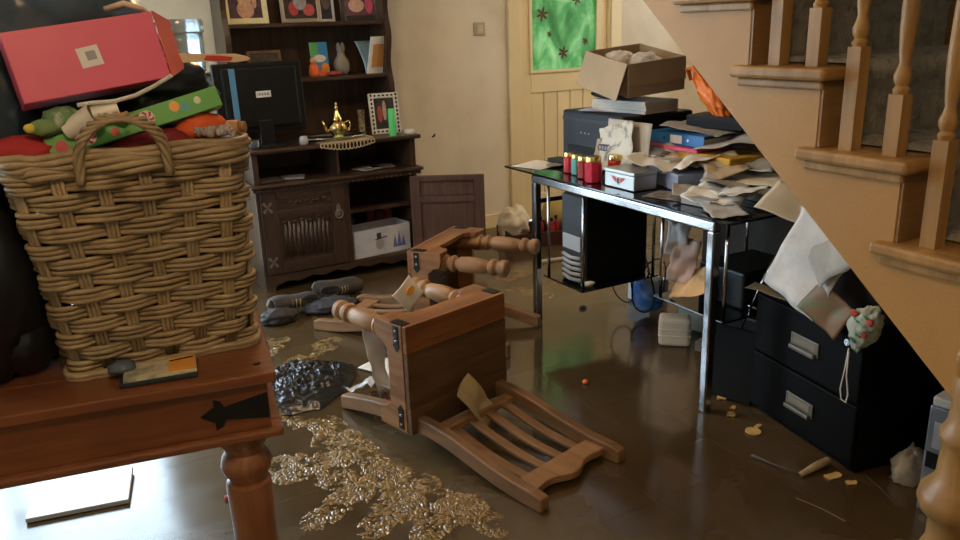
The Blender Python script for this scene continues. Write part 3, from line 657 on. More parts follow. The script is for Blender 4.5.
# ================================================================== NEAR TABLE AND BASKET
m_tbl = wood('red_brown_table', (.15, .046, .015), (.27, .095, .032), (1.1, 13, 13), .28, coat=.3)
m_tblz = wood('red_brown_table_leg', (.16, .055, .020), (.40, .17, .07), (13, 13, 1.0), .32, coat=.2)
TROT = R(-9)
tb = thing('dining_table', 'red brown rustic wooden table with iron straps under the wicker basket', 'table', (.345, 1.60, 0), TROT, world=False)
TL_, TD_ = 1.35, .72     # runs to -x and +y from the near right corner
for k in range(5): MB().bb(-TL_, .012, -.012+k*TD_/5+.0006, -.012+(k+1)*TD_/5-.0006, .735, .76).build('plank', m_tbl, tb, bevel=.004)
MB().bb(-TL_+.02, -.008, .008, .032, .626, .735).bb(-TL_+.02, -.008, TD_-.055, TD_-.031, .626, .735).bb(-.032, -.008, .032, TD_-.055, .626, .735).bb(-TL_+.02, -TL_+.044, .032, TD_-.055, .626, .735).build('apron', m_tbl, tb, bevel=.002)
MB().bb(-TL_+.005, .016, -.008, .04, .603, .626).bb(-TL_+.005, .016, TD_-.06, TD_-.015, .603, .626).bb(-.03, .016, .04, TD_-.06, .603, .626).build('lower_moulding', m_tbl, tb, bevel=.008)
lp = [(.045, 0), (.048, .03), (.038, .05), (.05, .07), (.052, .09), (.040, .11), (.042, .14), (.047, .25), (.049, .38), (.051, .45), (.050, .466), (.041, .470), (.041, .480), (.052, .494), (.057, .512), (.052, .532), (.043, .545), (.047, .560), (.058, .575), (.058, .603)]
for lx, ly in ((-.07, .075), (-TL_+.075, .075), (-.075, TD_-.085), (-TL_+.075, TD_-.085)):
    MB().lathe(lp, 26, Matrix.Translation((lx, ly, .003))).build('leg', m_tblz, tb, smooth=True, angle=40)
stp = MB().prism([(-.010, .708), (-.10, .690), (-.106, .704), (-.122, .712), (-.122, .694), (-.15, .676), (-.122, .658), (-.122, .640), (-.106, .648), (-.10, .662), (-.010, .648)], .003, Matrix.Translation((0, .0075, 0)) @ VERT).build('iron_strap', m_iron, tb)
MB().prism(ell(.008, .006, 8), .003, Matrix.Translation((-.022, .045, .76))).build('corner_rivet', m_iron, tb)
# --- wicker basket
m_wick = wood('willow', (.24, .17, .09), (.50, .38, .215), (5, 5, 5), .5, 3.0, .2)
BX0, BX1, BYF, BYB = -.021, .365, 1.777, 2.13; BZ0, BZ1 = .762, 1.225
bk = thing('wicker_basket', 'large rectangular woven willow basket heaped with clutter on the table', 'basket', (.17, 1.95, .762))
def rim_pt(u, f, off=0):
    """point on the rounded rectangle at parameter u (0..1 around, start front left), f = height fraction"""
    fl_ = .5*f
    x0, x1, y0, y1 = BX0-.045*f-off, BX1+.010*f+off, BYF-.075*f-off, BYB+.05*f+off
    r = .05; Lx, Ly = x1-x0-2*r, y1-y0-2*r; q = PI*r/2; T = 2*(Lx+Ly)+4*q; s = (u % 1)*T
    segs = [('l', Lx, (x0+r, y0), (1, 0)), ('c', q, (x1-r, y0+r), -PI/2), ('l', Ly, (x1, y0+r), (0, 1)), ('c', q, (x1-r, y1-r), 0), ('l', Lx, (x1-r, y1), (-1, 0)), ('c', q, (x0+r, y1-r), PI/2), ('l', Ly, (x0, y1-r), (0, -1)), ('c', q, (x0+r, y0+r), PI)]
    for kind, L, p_, d_ in segs:
        if s <= L or (kind == 'c' and d_ == PI):
            if kind == 'l': return Vector((p_[0]+d_[0]*s, p_[1]+d_[1]*s, BZ0+f*(BZ1-BZ0)))
            aa = d_+s/r; return Vector((p_[0]+r*math.cos(aa), p_[1]+r*math.sin(aa), BZ0+f*(BZ1-BZ0)))
        s -= L
def out_n(u):
    a, b = rim_pt(u-.002, .5), rim_pt(u+.002, .5); t_ = b-a; return Vector((t_.y, -t_.x, 0)).normalized()
NST = 22
us = [(k+.35)/NST for k in range(NST)]
for k, u in enumerate(us):
    for dq in (-.0065, 0, .0065):
        n_ = out_n(u); tn = Vector((-n_.y, n_.x, 0))
        pts = [rim_pt(u, f)+tn*dq*1.25 for f in (0, .25, .5, .75, .985)]
        MB().tube(pts, .0048, 6).build('stake', m_wick, bk, smooth=True)
ROWS = 13
for rI in range(ROWS):
    f0 = .045+rI*.875/(ROWS-1)*.985
    for sN in range(3):
        pts = []; NP = NST*6; ph = random.uniform(0, 6)
        for i in range(NP):
            u = i/NP
            k = (u*NST-.35)
            wv = math.cos(PI*k) * (1 if rI % 2 else -1)
            pp = rim_pt(u, f0+(sN-1)*.0235+.003*math.sin(u*40+ph)+.0035*wv*(sN-1)*.3)
            pts.append(pp+out_n(u)*(.010*wv+.002*math.sin(u*25+ph)))
        MB().tube(pts, .0057, 6, True).build('weaver', m_wick, bk, smooth=True)
for rI, (ff, off) in enumerate(((.945, .008), (.968, .012), (.99, .012), (1.012, .010), (1.03, .003), (1.02, -.008))):
    pts = [rim_pt(i/132, ff+.006*math.sin(i*.45+rI*1.3), off+.005*math.cos(i*.45+rI*1.3)) for i in range(132)]
    MB().tube(pts, .0072, 6, True).build('rim_strand', m_wick, bk, smooth=True)
for ff in (.004, .02):
    MB().tube([rim_pt(i/110, ff, .012+.004*math.sin(i*.6)) for i in range(110)], .0075, 6, True).build('base_strand', m_wick, bk, smooth=True)
MB().bb(BX0+.01, BX1-.01, BYF+.01, BYB-.01, BZ0+.004, BZ0+.014).build('base', m_wick, bk)
# twisted loop handle on the front
for sN in range(4):
    pts = []
    for i in range(46):
        u = i/45; a = PI*u
        hx = .136-.080*math.cos(a); hz = 1.185+.035*min(1, u/.12, (1-u)/.12)+.085*math.sin(a)
        tw = u*22+sN*2*PI/4
        pts.append((hx+.008*math.cos(tw)*abs(math.sin(a))+.008*math.cos(tw)*.5, 1.683+.009*math.sin(tw)-.006, hz+.008*math.cos(tw)*abs(math.cos(a))*.2+.006*math.sin(tw)*math.sin(a)))
    MB().tube(pts, .0050, 6).build('handle_strand', m_wick, bk, smooth=True)
#@@P3

# ================================================================== BASKET CONTENTS
m_bag = M('black_bin_bag', (.010, .012, .016), .28, var=.3, spec=.6)
m_bagblue = M('bluish_sheen_plastic', (.055, .09, .125), .3, var=.5, spec=.6, scale=5)  # bluish window sheen and haze put into the base colour
def lump(c, d, amp=.18, fr=3.0, seed=0, flat=None, ridge=0):
    """crumpled closed bag: centre, half sizes"""
    def fn(v):
        n = noise.fractal(Vector((v.x*fr+seed, v.y*fr, v.z*fr)), .8, 2.1, 4)
        r = 1+amp*n+ridge*abs(nz(v.x+seed, v.y, v.z, fr*3.1))
        p = Vector((v.x*d[0]*r, v.y*d[1]*r, v.z*d[2]*r))
        if flat is not None: p.z = max(p.z, flat-c[2])
        return Vector(c)+p
    return fn
tag(MB().ball(lump((.16, 1.95, 1.05), (.19, .17, .21), .05, 3, 1), 30, 18).build('dark_sack', m_bag, smooth=True), 'black plastic sack filling the inside of the wicker basket', 'bag')
tag(MB().ball(lump((.02, 2.02, 1.43), (.24, .13, .165), .22, 2.6, 4, ridge=.1), 48, 28).build('plastic_bag', m_bagblue, smooth=True), 'dark shiny blue-black plastic bag heaped behind the pink box', 'bag')
tag(MB().ball(lump((-.175, 1.93, .985), (.15, .17, .26), .15, 2.4, 9, flat=.763, ridge=.08), 40, 24).build('plastic_bag', m_bag, smooth=True), 'tall black plastic bag standing on the table left of the basket', 'bag')
tag(MB().ball(lump((-.10, 1.95, 1.335), (.10, .16, .16), .2, 2.6, 12, ridge=.08), 36, 22).build('plastic_bag', m_bagblue, smooth=True), 'crumpled dark bag hanging over the left rim of the basket', 'bag')
tag(MB().ball(lump((.25, 1.87, 1.335), (.10, .06, .075), .25, 3, 15, ridge=.15), 36, 22).build('plastic_bag', m_bag, smooth=True), 'small glossy black bag between pink box and green gift box', 'bag')
tag(MB().ball(lump((-.12, 1.96, .85), (.12, .15, .11), .12, 2.4, 19, flat=.763, ridge=.08), 36, 22).build('plastic_bag', m_bag, smooth=True), 'low black plastic bag squeezed between the table bag and the basket', 'bag')
# pink gift box
pk = thing('gift_box', 'bright pink flat gift box with a white sticker lying on top of the basket heap', 'box', (.115, 1.80, 1.335))
PXm = Matrix.Translation((.112, 1.755, 1.416)) @ Matrix.Rotation(R(-8.2), 4, 'Y') @ Matrix.Rotation(R(-12), 4, 'X') @ Matrix.Rotation(R(6), 4, 'Z')
m_pink = M('pink_card', (.80, .13, .22), .42, var=.06, scale=3)
MB().bb(-.136, .136, 0, .085, -.066, .066, PXm).build('carton', m_pink, pk, bevel=.002)
pts = []
MB().prism([(0, -.066), (.045, -.05)] + [(.045+.004*(k % 2), -.05+k*.01) for k in range(1, 10)] + [(.045, .05), (0, .066)], .003, PXm @ Matrix.Translation((.137, .0, 0)) @ Matrix.Rotation(R(42), 4, 'Z') @ VERT).build('end_flap', M('coral_card', (.75, .16, .12), .5), pk)
sk = MB().bb(-.02, .02, -.0012, 0, -.02, .018, PXm @ Matrix.Rotation(R(-4), 4, 'Y')).build('sticker', M('white_sticker', (.75, .75, .74), .4), pk)
MB().bb(-.006, .012, -.0018, -.0012, -.008, .009, PXm @ Matrix.Rotation(R(-4), 4, 'Y')).build('grey_print', M('grey_ink', (.35, .34, .36), .5), sk)
# green striped gift box with sweets
gg = thing('gift_box', 'long green gift box printed with red and white swirl sweets', 'box', (.175, 1.75, 1.25))
GX = Matrix.Translation((.176, 1.742, 1.287)) @ Matrix.Rotation(R(-13.6), 4, 'Y') @ Matrix.Rotation(R(-14), 4, 'X')
m_gr = M('green_gift_card', (.13, .42, .10), .4, var=.12, scale=4)
MB().bb(-.170, .170, 0, .05, -.021, .021, GX).build('carton', m_gr, gg, bevel=.002)
def swirl(cx, cz, r):
    d_ = MB().prism(ell(r, r, 22, cx, cz), .0012, GX @ VERT).build('swirl_sweet', M('white_print', (.82, .80, .76), .4), gg)
    rd = MB()
    for k in range(6):
        a = k*PI/3; rd.prism([(cx+r*.15*math.cos(a), cz+r*.15*math.sin(a)), (cx+r*.62*math.cos(a+.25), cz+r*.62*math.sin(a+.25)), (cx+r*.95*math.cos(a+.62), cz+r*.95*math.sin(a+.62)), (cx+r*.95*math.cos(a+1.05), cz+r*.95*math.sin(a+1.05)), (cx+r*.55*math.cos(a+.75), cz+r*.55*math.sin(a+.75))], .0018, GX @ VERT)
    rd.build('red_stripes', M('red_print', (.62, .05, .05), .4), d_)
swirl(.020, .0, .0155); swirl(-.095, .0, .0155)
for cx, cz, r, c in ((-.145, -.003, .012, (.6, .08, .10)), (-.045, -.006, .008, (.62, .12, .10)), (.078, .006, .010, (.85, .42, .10)), (.098, -.001, .009, (.10, .40, .42)), (.125, .004, .007, (.75, .80, .60))):
    MB().prism(ell(r, r*1.1, 14, cx, cz), .0012, GX @ VERT).build('sweet_print', M('ink_%02x%02x%02x' % tuple(int(255*q) for q in c), c, .4, var=.2, scale=40), gg)
tag(MB().ball(lump((.30, 1.775, 1.262), (.055, .04, .032), .2, 3, 21), 26, 16).build('orange_cloth', M('orange_red_cloth', (.75, .12, .03), .7, bmp=.3, bscale=40), smooth=True), 'orange red cloth bundle under the right end of the green box', 'cloth')
tag(MB().ball(lump((.21, 1.76, 1.236), (.09, .04, .032), .2, 3, 24), 26, 16).build('dark_red_cloth', M('dark_red_cloth', (.22, .02, .02), .8, bmp=.3, bscale=40), smooth=True), 'dark red cloth bundle under the middle of the green box', 'cloth')
tag(MB().ball(lump((-.03, 1.775, 1.24), (.07, .05, .035), .15, 3, 27), 26, 16).build('red_cloth', M('red_cloth', (.42, .03, .03), .75, bmp=.3, bscale=40), smooth=True), 'red cloth bundle at the left rim of the basket', 'cloth')
rp = thing('rolling_pin', 'wooden rolling pin end poking out over the right rim of the basket', 'rolling pin', (.34, 1.80, 1.25))
MB().tube([(.20, 1.86, 1.243), (.30, 1.80, 1.252), (.378, 1.752, 1.258)], .0155, 18).build('roller', wood('beech', (.42, .20, .08), (.62, .34, .15), (2, 2, 2)), rp, smooth=True, angle=40)
MB().tube([(.380, 1.751, 1.258), (.388, 1.746, 1.259)], .011, 14).build('end_cap', M('end_grain', (.40, .20, .08), .6), rp, smooth=True, angle=40)
cr = thing('crystal_beads', 'string of clear glass beads lying on the right rim of the basket', 'beads', (.31, 1.72, 1.247))
for k in range(14):
    a = k*1.3; MB().ball(lambda v: Vector((.285+.005*k+v.x*.0085, 1.715+.016*math.sin(a)+v.y*.0085, 1.250+.012*abs(math.cos(a))+v.z*.0085)), 8, 6).build('bead', M('clear_bead', (.8, .78, .74), .06, trans=.7), cr)
# clear tub, striped stick, cup, soft toy, white strap
tbx = thing('plastic_tub', 'clear plastic tub with a ridged lid behind the pink box', 'tub', (.345, 2.10, 1.30))
MB().lathe([(.044, 1.25), (.047, 1.26), (.052, 1.43), (.052, 1.455)], 24, Matrix.Translation((.335, 2.08, 0)), sy=.8).build('body', M('clear_plastic', (.50, .62, .68), .12, trans=.55, c2=(.30, .36, .40), scale=14), tbx, smooth=True)
MB().lathe([(.055, 1.452), (.056, 1.458), (.056, 1.478), (.052, 1.484), (.001, 1.485)], 24, Matrix.Translation((.335, 2.08, 0)), sy=.8).build('lid', M('clear_lid', (.55, .66, .72), .15, trans=.4), tbx, smooth=True, angle=40)
sti = thing('wooden_spatula', 'pale wooden stick with a red patterned end pointing at the monitor', 'stick', (.27, 1.80, 1.40))
SXm = Matrix.Translation((.255, 1.80, 1.404)) @ Matrix.Rotation(R(3), 4, 'Y')
MB().prism([(0, -.010), (.09, -.006), (.14, -.008), (.165, -.004), (.172, 0), (.165, .005), (.14, .010), (.09, .009), (0, .011)], .006, SXm @ VERT).build('blade', M('pale_beech', (.74, .55, .36), .45), sti, bevel=.001)
MB().prism([(.075, -.003), (.10, -.005), (.13, -.005), (.135, .003), (.11, .006), (.08, .006)], .001, SXm @ Matrix.Translation((0, -.006, 0)) @ VERT).build('red_pattern', M('red_print', (.62, .05, .05), .4), sti)
cu = thing('paper_cup', 'white paper cup lying on its side under the pink box', 'cup', (.10, 1.745, 1.30))
CXm = Matrix.Translation((.075, 1.735, 1.292)) @ Matrix.Rotation(R(62), 4, 'Y') @ Matrix.Rotation(R(20), 4, 'X')
MB().lathe([(.018, -.03), (.025, .032), (.0262, .034), (.0235, .033), (.017, -.027)], 22, CXm).build('wall', M('white_paper_cup', (.78, .74, .66), .6), cu, smooth=True, angle=60)
MB().lathe([(.0175, -.028), (.0175, -.026)], 18, CXm).build('base', M('white_paper_cup', (.78, .74, .66), .6), cu)
mg = thing('mug', 'white mug with a blue mark lying right of the paper cup', 'mug', (.135, 1.75, 1.30))
MXm = Matrix.Translation((.122, 1.745, 1.308)) @ Matrix.Rotation(R(80), 4, 'Y')
MB().lathe([(.001, -.024), (.021, -.024), (.022, .024), (.019, .024), (.018, -.02), (.001, -.02)], 22, MXm, capped=False).build('body', M('white_ceramic', (.75, .73, .66), .25), mg, smooth=True, angle=50)
MB().tube([(.122+.012*math.cos(a), 1.745-.018-.012*math.sin(a), 1.308) for a in [PI*q/10 for q in range(11)]], .004, 8).build('handle', M('white_ceramic', (.75, .73, .66), .25), mg, smooth=True)
tag(MB().ball(lump((.150, 1.735, 1.297), (.017, .015, .011), .1, 3, 3), 16, 10).build('orange_ball', M('orange_toy', (.85, .22, .05), .5), smooth=True), 'small orange ball beside the white mug in the basket', 'ball')
ty_ = thing('soft_toy', 'green and white soft toy with yellow nose under the pink box', 'toy', (.03, 1.745, 1.29))
MB().ball(lump((.045, 1.76, 1.300), (.036, .03, .026), .12, 4, 5), 22, 14).build('body', M('green_white_plush', (.16, .30, .14), .9, c2=(.6, .62, .52), scale=38, bmp=.6, bscale=120), ty_, smooth=True)
MB().ball(lump((.012, 1.742, 1.290), (.026, .02, .016), .08, 4, 6), 18, 12).build('head', M('green_plush', (.22, .34, .14), .9, bmp=.6, bscale=120), ty_, smooth=True)
MB().ball(lambda v: Vector((-.012+v.x*.011, 1.733+v.y*.01, 1.291+v.z*.009)), 12, 8).build('nose', M('yellow_plush', (.75, .62, .10), .9), ty_, smooth=True)
tag(MB().tube([(.075, 1.735, 1.327), (.10, 1.73, 1.330), (.14, 1.73, 1.330), (.18, 1.735, 1.338), (.215, 1.74, 1.352), (.255, 1.745, 1.372)], .0042, 8).build('strap', M('white_cord', (.70, .68, .62), .7), smooth=True), 'white cord strap curving below the pink box', 'strap')
tag(MB().tube([(.165, 1.90, 1.505), (.20, 1.88, 1.515), (.235, 1.88, 1.505), (.25, 1.9, 1.49)], .006, 8).build('cream_ribbon', M('cream_ribbon', (.75, .62, .42), .5), smooth=True), 'cream ribbon loop above the top edge of the pink box', 'ribbon')
# packet on the table
wl = thing('photo_packet', 'black and orange printed packet on the table in front of the basket', 'packet', (.14, 1.70, .762), R(-10), world=False)
MB().bb(-.078, .075, -.042, .042, 0, .010).build('cover', M('dark_teal_card', (.02, .035, .04), .4), wl, bevel=.002)
MB().bb(-.07, .074, -.04, .041, .010, .017, Matrix.Rotation(R(2), 4, 'Z')).build('inner_sheet', M('cream_print', (.58, .52, .36), .45, c2=(.12, .16, .13), scale=22), wl, bevel=.001)
MB().bb(.018, .072, -.036, .040, .017, .0185, Matrix.Rotation(R(2), 4, 'Z')).build('orange_panel', M('orange_card', (.80, .36, .06), .45), wl)
MB().tube([(.02, .022, .0195), (.045, .026, .0195), (.068, .030, .0195)], .0016, 6).build('ink_line', m_blk, wl)
MB().ball(lump((-.075, .02, .022), (.028, .022, .014), .3, 3, 8), 16, 10).build('torn_corner', M('grey_blue_film', (.10, .13, .17), .25), wl, smooth=True)

# ================================================================== DESK
m_chrome = M('chrome', (.55, .56, .58), .16, 1, var=.15, scale=30); m_bglass = M('black_glass', (.004, .005, .006), .04, var=.1, spec=.7)
dk = thing('glass_desk', 'black glass topped desk on square chrome legs, strewn with papers', 'desk', (2.38, 2.62, 0))
def rod(a, b, h=.018, m=m_chrome, name='frame_rail'):
    """square tube between two points along an axis"""
    lo = [min(p, q)-h for p, q in zip(a, b)]; hi = [max(p, q)+h for p, q in zip(a, b)]
    return MB().bb(lo[0], hi[0], lo[1], hi[1], lo[2], hi[2]).build(name, m, dk, bevel=.006)
for x in (2.05, 2.70):
    for y in (2.03, 3.20): MB().bb(x-.018, x+.018, y-.018, y+.018, .004, .715).build('leg', m_chrome, dk, bevel=.006)
    rod((x, 2.03, .733), (x, 3.20, .733))
for y in (2.07, 3.16): rod((2.086, y, .733), (2.664, y, .733), .014)
MB().tube([(2.05, 3.20, .62), (2.70, 3.20, .62)], .011, 8).build('end_rail', m_blk, dk)
tp_ = MB().bb(2.015, 2.77, 1.93, 3.44, .757, .767).build('glass_top', m_bglass, dk, bevel=.003)
for x in (2.05, 2.70):
    for y in (2.07, 2.45, 2.83, 3.16): MB().lathe([(.014, .751), (.014, .757)], 14, Matrix.Translation((x, y, 0))).build('fixing_disc', m_chrome, dk, smooth=True, angle=40)
def hung_shelf(x0, x1, y0, y1, z):
    MB().bb(x0-.02, x1+.02, y0-.02, y1+.02, z-.008, z).build('hung_shelf', m_bglass, dk, bevel=.002)
    for x in (x0, x1):
        for y in (y0, y1): MB().tube([(x, y, z-.012), (x, y, .756)], .0075, 10).build('hanger_rod', m_chrome, dk, smooth=True)
hung_shelf(2.06, 2.47, 2.83, 3.11, .27); hung_shelf(2.14, 2.62, 2.05, 2.40, .35)
# computer tower on the hanging shelf
pc = thing('desktop_computer', 'black desktop computer with silver louvred front on the hanging glass shelf', 'computer', (2.30, 2.955, .27))
MB().bb(2.10, 2.46, 2.865, 3.045, .270, .69).build('case', m_blk, pc, bevel=.008)
MB().bb(2.088, 2.10, 2.872, 3.038, .275, .685).build('front_panel', m_blk2, pc, bevel=.004)
MB().bb(2.082, 2.088, 2.885, 3.025, .43, .50).build('drive_bay', M('silver_plastic', (.40, .41, .42), .3), pc, bevel=.002)
for k in range(5): MB().tube([(2.085, 2.885+.0, .295+k*.026), (2.076, 2.955, .290+k*.026), (2.085, 3.025, .295+k*.026)], .009, 8).build('louvre', M('silver_plastic', (.40, .41, .42), .3), pc, smooth=True)
tag(MB().ball(lump((2.075+.03, 2.855, .283), (.035, .022, .012), .25, 3, 31, flat=.2705), 20, 12).build('white_tissue', M('tissue', (.70, .66, .58), .9), smooth=True), 'white crumpled tissue on the hanging shelf below the computer', 'tissue')
# black printer standing on the desk
pr_ = thing('printer', 'large black printer on the desk under a cardboard box', 'printer', (2.51, 2.97, .767))
MB().bb(2.30, 2.72, 2.865, 3.34, .768, 1.03).build('case', M('black_matt_plastic', (.014, .016, .022), .5, var=.4, scale=14), pr_, bevel=.012)
MB().bb(2.292, 2.301, 3.06, 3.28, .80, .865).build('paper_slot', M('deep_black', (.003, .003, .003), .7), pr_)
MB().bb(2.22, 2.30, 3.07, 3.36, .770, .795).build('output_tray', m_blk, pr_, bevel=.004)
MB().bb(2.295, 2.301, 2.95, 3.33, .985, 1.0).build('trim_line', m_blk2, pr_)
for k in range(3): MB().lathe([(.005, 0), (.004, .003), (.001, .003)], 10, Matrix.Translation((2.30, 3.12+k*.03, .93)) @ Matrix.Rotation(R(-90), 4, 'Y')).build('button', M('silver_plastic', (.40, .41, .42), .3), pr_)

m_paper = M('white_paper', (.74, .71, .64), .8, var=.05, scale=4); m_cream = M('cream_paper', (.72, .62, .46), .8, var=.08, scale=4); m_grey = M('grey_paper', (.45, .44, .42), .8, var=.15)
m_muddy = M('muddy_paper', (.55, .42, .26), .8, var=.3, scale=7)
def sheet(label, loc, w_, h_, rot=(0, 0, 0), m=None, amp=.012, fr=5, seed=0, name='paper_sheet', group='loose papers', curl=0, cat='paper', n=14, th=.0012):
    def fn(u, v):
        x, y = (u-.5)*w_, (v-.5)*h_
        return (x+amp*.5*nz(x, y, seed+4, 12), y+amp*.5*nz(x, y, seed+8, 12), amp*(.4+.8*noise.fractal(Vector((x*fr+seed*3.7, y*fr, seed)), 1, 2, 3)+1.1*abs(nz(x+seed, y, seed*1.3, fr*1.6)))+curl*(abs(u-.5)*2)**2)
    o = MB().grid(fn, n, n).build(name, m or m_paper, smooth=True, solid=th)
    o.location = loc; o.rotation_euler = rot; return tag(o, label, cat, group)
DZ = .769
def ream(label, x, y, z, w_, d_, h_, rz, m, name='paper_stack', cat='papers', group='paper stacks'):
    b = MB(); n = max(3, int(h_/.012))
    for k in range(n):
        q = random.uniform(-.008, .008); b.box((q, random.uniform(-.008, .008), (k+.5)*h_/n), (w_, d_, h_/n*.96), rz=random.uniform(-.04, .04))
    o = b.build(name, m); o.location = (x, y, z); o.rotation_euler = (0, 0, rz); return tag(o, label, cat, group)
sheet('flat white sheet on the left corner of the glass desk', (2.15, 3.33, DZ), .20, .19, (0, 0, .3), amp=.003)
tag(MB().lathe([(.04, DZ+.006), (.042, DZ+.010), (.001, DZ+.011)], 20, Matrix.Translation((2.19, 3.25, 0))).build('coaster', M('grey_cork', (.36, .33, .26), .7), smooth=True, angle=40), 'small round grey coaster on the white sheet', 'coaster')
# jars with gold lids
for k, (x, y, r, hh, c, L) in enumerate(((2.157, 3.075, .026, .085, (.55, .03, .05), 'red jar with gold lid at the left end of the jar row'), (2.150, 3.005, .025, .085, (.10, .38, .38), 'teal jar with gold lid, the only blue one'), (2.125, 2.915, .030, .09, (.28, .03, .03), 'dark red jar with gold lid between the teal and front jars'), (2.100, 2.815, .034, .102, (.62, .03, .07), 'largest red jar with gold lid nearest the metal tin'), (2.215, 2.80, .034, .10, (.50, .03, .03), 'red jar with gold lid half hidden behind the metal tin'))):
    j = thing('candle_jar', L, 'jar', (x, y, DZ-.001), group='jars with gold lids', world=False)
    r *= 1.12; hh *= 1.12
    MB().lathe([(r*.9, 0), (r, .006), (r, hh*.72), (r*.84, hh*.80)], 8).build('glass', M('jar_%d' % k, c, .18, var=.35, scale=30, spec=.6), j, bevel=.003)
    MB().lathe([(r*.9, hh*.79), (r*.93, hh*.80), (r*.93, hh*.95), (r*.86, hh), (.001, hh)], 20).build('lid', M('gold_lid', (.75, .55, .20), .25, 1), j, smooth=True, angle=40)
# metal tin with a winged emblem
tn = thing('metal_tin', 'small grey metal tin with a red winged emblem at the desk edge', 'tin', (2.155, 2.63, DZ-.001))
MB().bb(2.095, 2.215, 2.53, 2.725, DZ, DZ+.062).build('body', M('brushed_tin', (.42, .42, .40), .35, .8), tn, bevel=.004)
MB().bb(2.092, 2.218, 2.527, 2.728, DZ+.062, DZ+.078).build('lid', M('brushed_tin', (.42, .42, .40), .35, .8), tn, bevel=.004)
EX = Matrix.Translation((2.0945, 2.632, DZ+.032)) @ Matrix(((0, 0, -1, 0), (-1, 0, 0, 0), (0, 1, 0, 0), (0, 0, 0, 1)))
em = MB().prism(ell(.011, .017, 16), .002, EX).build('emblem', M('silver_plastic', (.40, .41, .42), .3), tn)
MB().prism(ell(.0075, .012, 14), .003, EX).build('emblem_centre', M('ink_dark', (.07, .06, .05), .5), em)
for s in (-1, 1):
    MB().prism([(s*.009, .008), (s*.024, .016), (s*.046, .017), (s*.038, .009), (s*.032, .003), (s*.024, -.003), (s*.009, -.008)][::-s], .0018, EX).build('emblem_wing', M('emblem_red', (.50, .05, .04), .4), em)
# pictures and papers leaning on the printer
sheet('large grey sheet leaning against the black printer', (2.275, 2.80, .905), .30, .23, (R(83), 0, R(-90)), M('drawing_paper', (.50, .46, .40), .8, var=.1), amp=.004, n=8)
sheet('torn white sheet with black blotches in front of the printer', (2.245, 2.83, .905), .24, .20, (R(74), R(-14), R(-88)), M('blotched_paper', (.66, .63, .55), .8, c2=(.04, .04, .045), scale=22), amp=.02, fr=8, seed=2)
sheet('brown edged card leaning behind the jars', (2.25, 2.96, .84), .07, .17, (R(78), 0, R(-80)), m_muddy, amp=.012, seed=5)
ream('grey bundle of mixed papers filling the desk before the printer', 2.40, 2.72, DZ, .26, .34, .11, .1, m_grey)
nb = thing('spiral_notebook', 'purple spiral notebook on the grey paper bundle', 'notebook', (2.36, 2.83, .884), R(14), world=False)
MB().bb(-.10, .10, -.14, .14, 0, .018).build('pages', m_grey, nb, bevel=.002); MB().bb(-.102, .102, -.142, .142, .018, .022).build('cover', M('purple_cover', (.10, .07, .20), .5), nb)
for k in range(17): MB().tube([(-.104+.013*math.cos(a), -.13+k*.0165, .011+.014*math.sin(a)) for a in [2*PI*q/10 for q in range(10)]], .0022, 6, True).build('spiral_ring', M('purple_wire', (.13, .09, .30), .4), nb, smooth=True)
tag(MB().ball(lump((2.33, 2.70, .885), (.06, .10, .035), .25, 3, 41, flat=.88, ridge=.1), 28, 18).build('grey_wrapper', M('grey_film', (.20, .20, .21), .3), smooth=True), 'crumpled grey plastic wrapper beside the jars', 'wrapper')
ream('stack of dark folders beneath the yellow envelopes', 2.50, 2.46, DZ, .26, .36, .10, .05, M('dark_folder', (.13, .12, .11), .7))
def flatbox(name, label, c, d, rz, m, cat, bev=.003, group=None):
    o = MB().box((0, 0, d[2]/2), d).build(name, m, bevel=bev); o.location = c; o.rotation_euler = (0, 0, rz); return tag(o, label, cat, group)
flatbox('envelope_stack', 'thick golden yellow padded envelope stack right of the blue file', (2.475, 2.43, .870), (.22, .34, .038), R(-4), M('golden_envelope', (.62, .36, .04), .6, var=.2), 'envelope', .008)
flatbox('pink_folder', 'thin pink folder under the blue lever arch file', (2.455, 2.62, .910), (.22, .31, .012), R(5), M('pink_folder', (.85, .10, .22), .5), 'folder')
la = thing('lever_arch_file', 'bright blue lever arch file with a white spine label', 'file', (2.50, 2.62, .924), R(2), world=False)
m_lab = M('blue_file_card', (.03, .19, .50), .45)
MB().bb(-.11, -.107, -.16, .16, 0, .05).build('spine', m_lab, la); MB().bb(-.11, .14, -.16, .16, 0, .003).build('lower_cover', m_lab, la); MB().bb(-.11, .14, -.16, .16, .047, .050).build('upper_cover', m_lab, la)
MB().bb(-.10, .13, -.15, .15, .003, .035).build('pages', m_paper, la); MB().bb(-.1115, -.110, -.035, .035, .008, .042).build('spine_label', M('white_sticker', (.75, .75, .74), .4), la)
for yy in (-.07, .07): MB().lathe([(.006, 0), (.006, .002), (.003, .002)], 12, Matrix.Translation((-.110, yy, .025)) @ Matrix.Rotation(R(-90), 4, 'Y')).build('eyelet', m_chrome, la)
sheet('pale wavy sheet lying over the blue file', (2.53, 2.60, .982), .22, .31, (R(3), R(-4), .2), m_grey, amp=.016, seed=7)
sheet('grey crumpled sheet at the right end of the blue file', (2.50, 2.40, .945), .20, .26, (R(-10), R(-5), .5), m_grey, amp=.02, seed=8)
flatbox('letter_tray_box', 'pale blue document box below the white crumpled sheets', (2.36, 2.52, DZ), (.20, .27, .07), R(-16), M('pale_blue_box', (.36, .43, .66), .5, var=.15), 'box')
sheet('large white folded sheet on the pale blue box, its corner lifted', (2.30, 2.60, .855), .21, .24, (R(8), R(-14), .35), m_paper, amp=.03, fr=6, seed=11, curl=.012)
sheet('white crumpled sheet on the right of the pale blue box', (2.33, 2.46, .853), .20, .22, (R(-12), R(-10), -.2), m_paper, amp=.03, fr=7, seed=12)
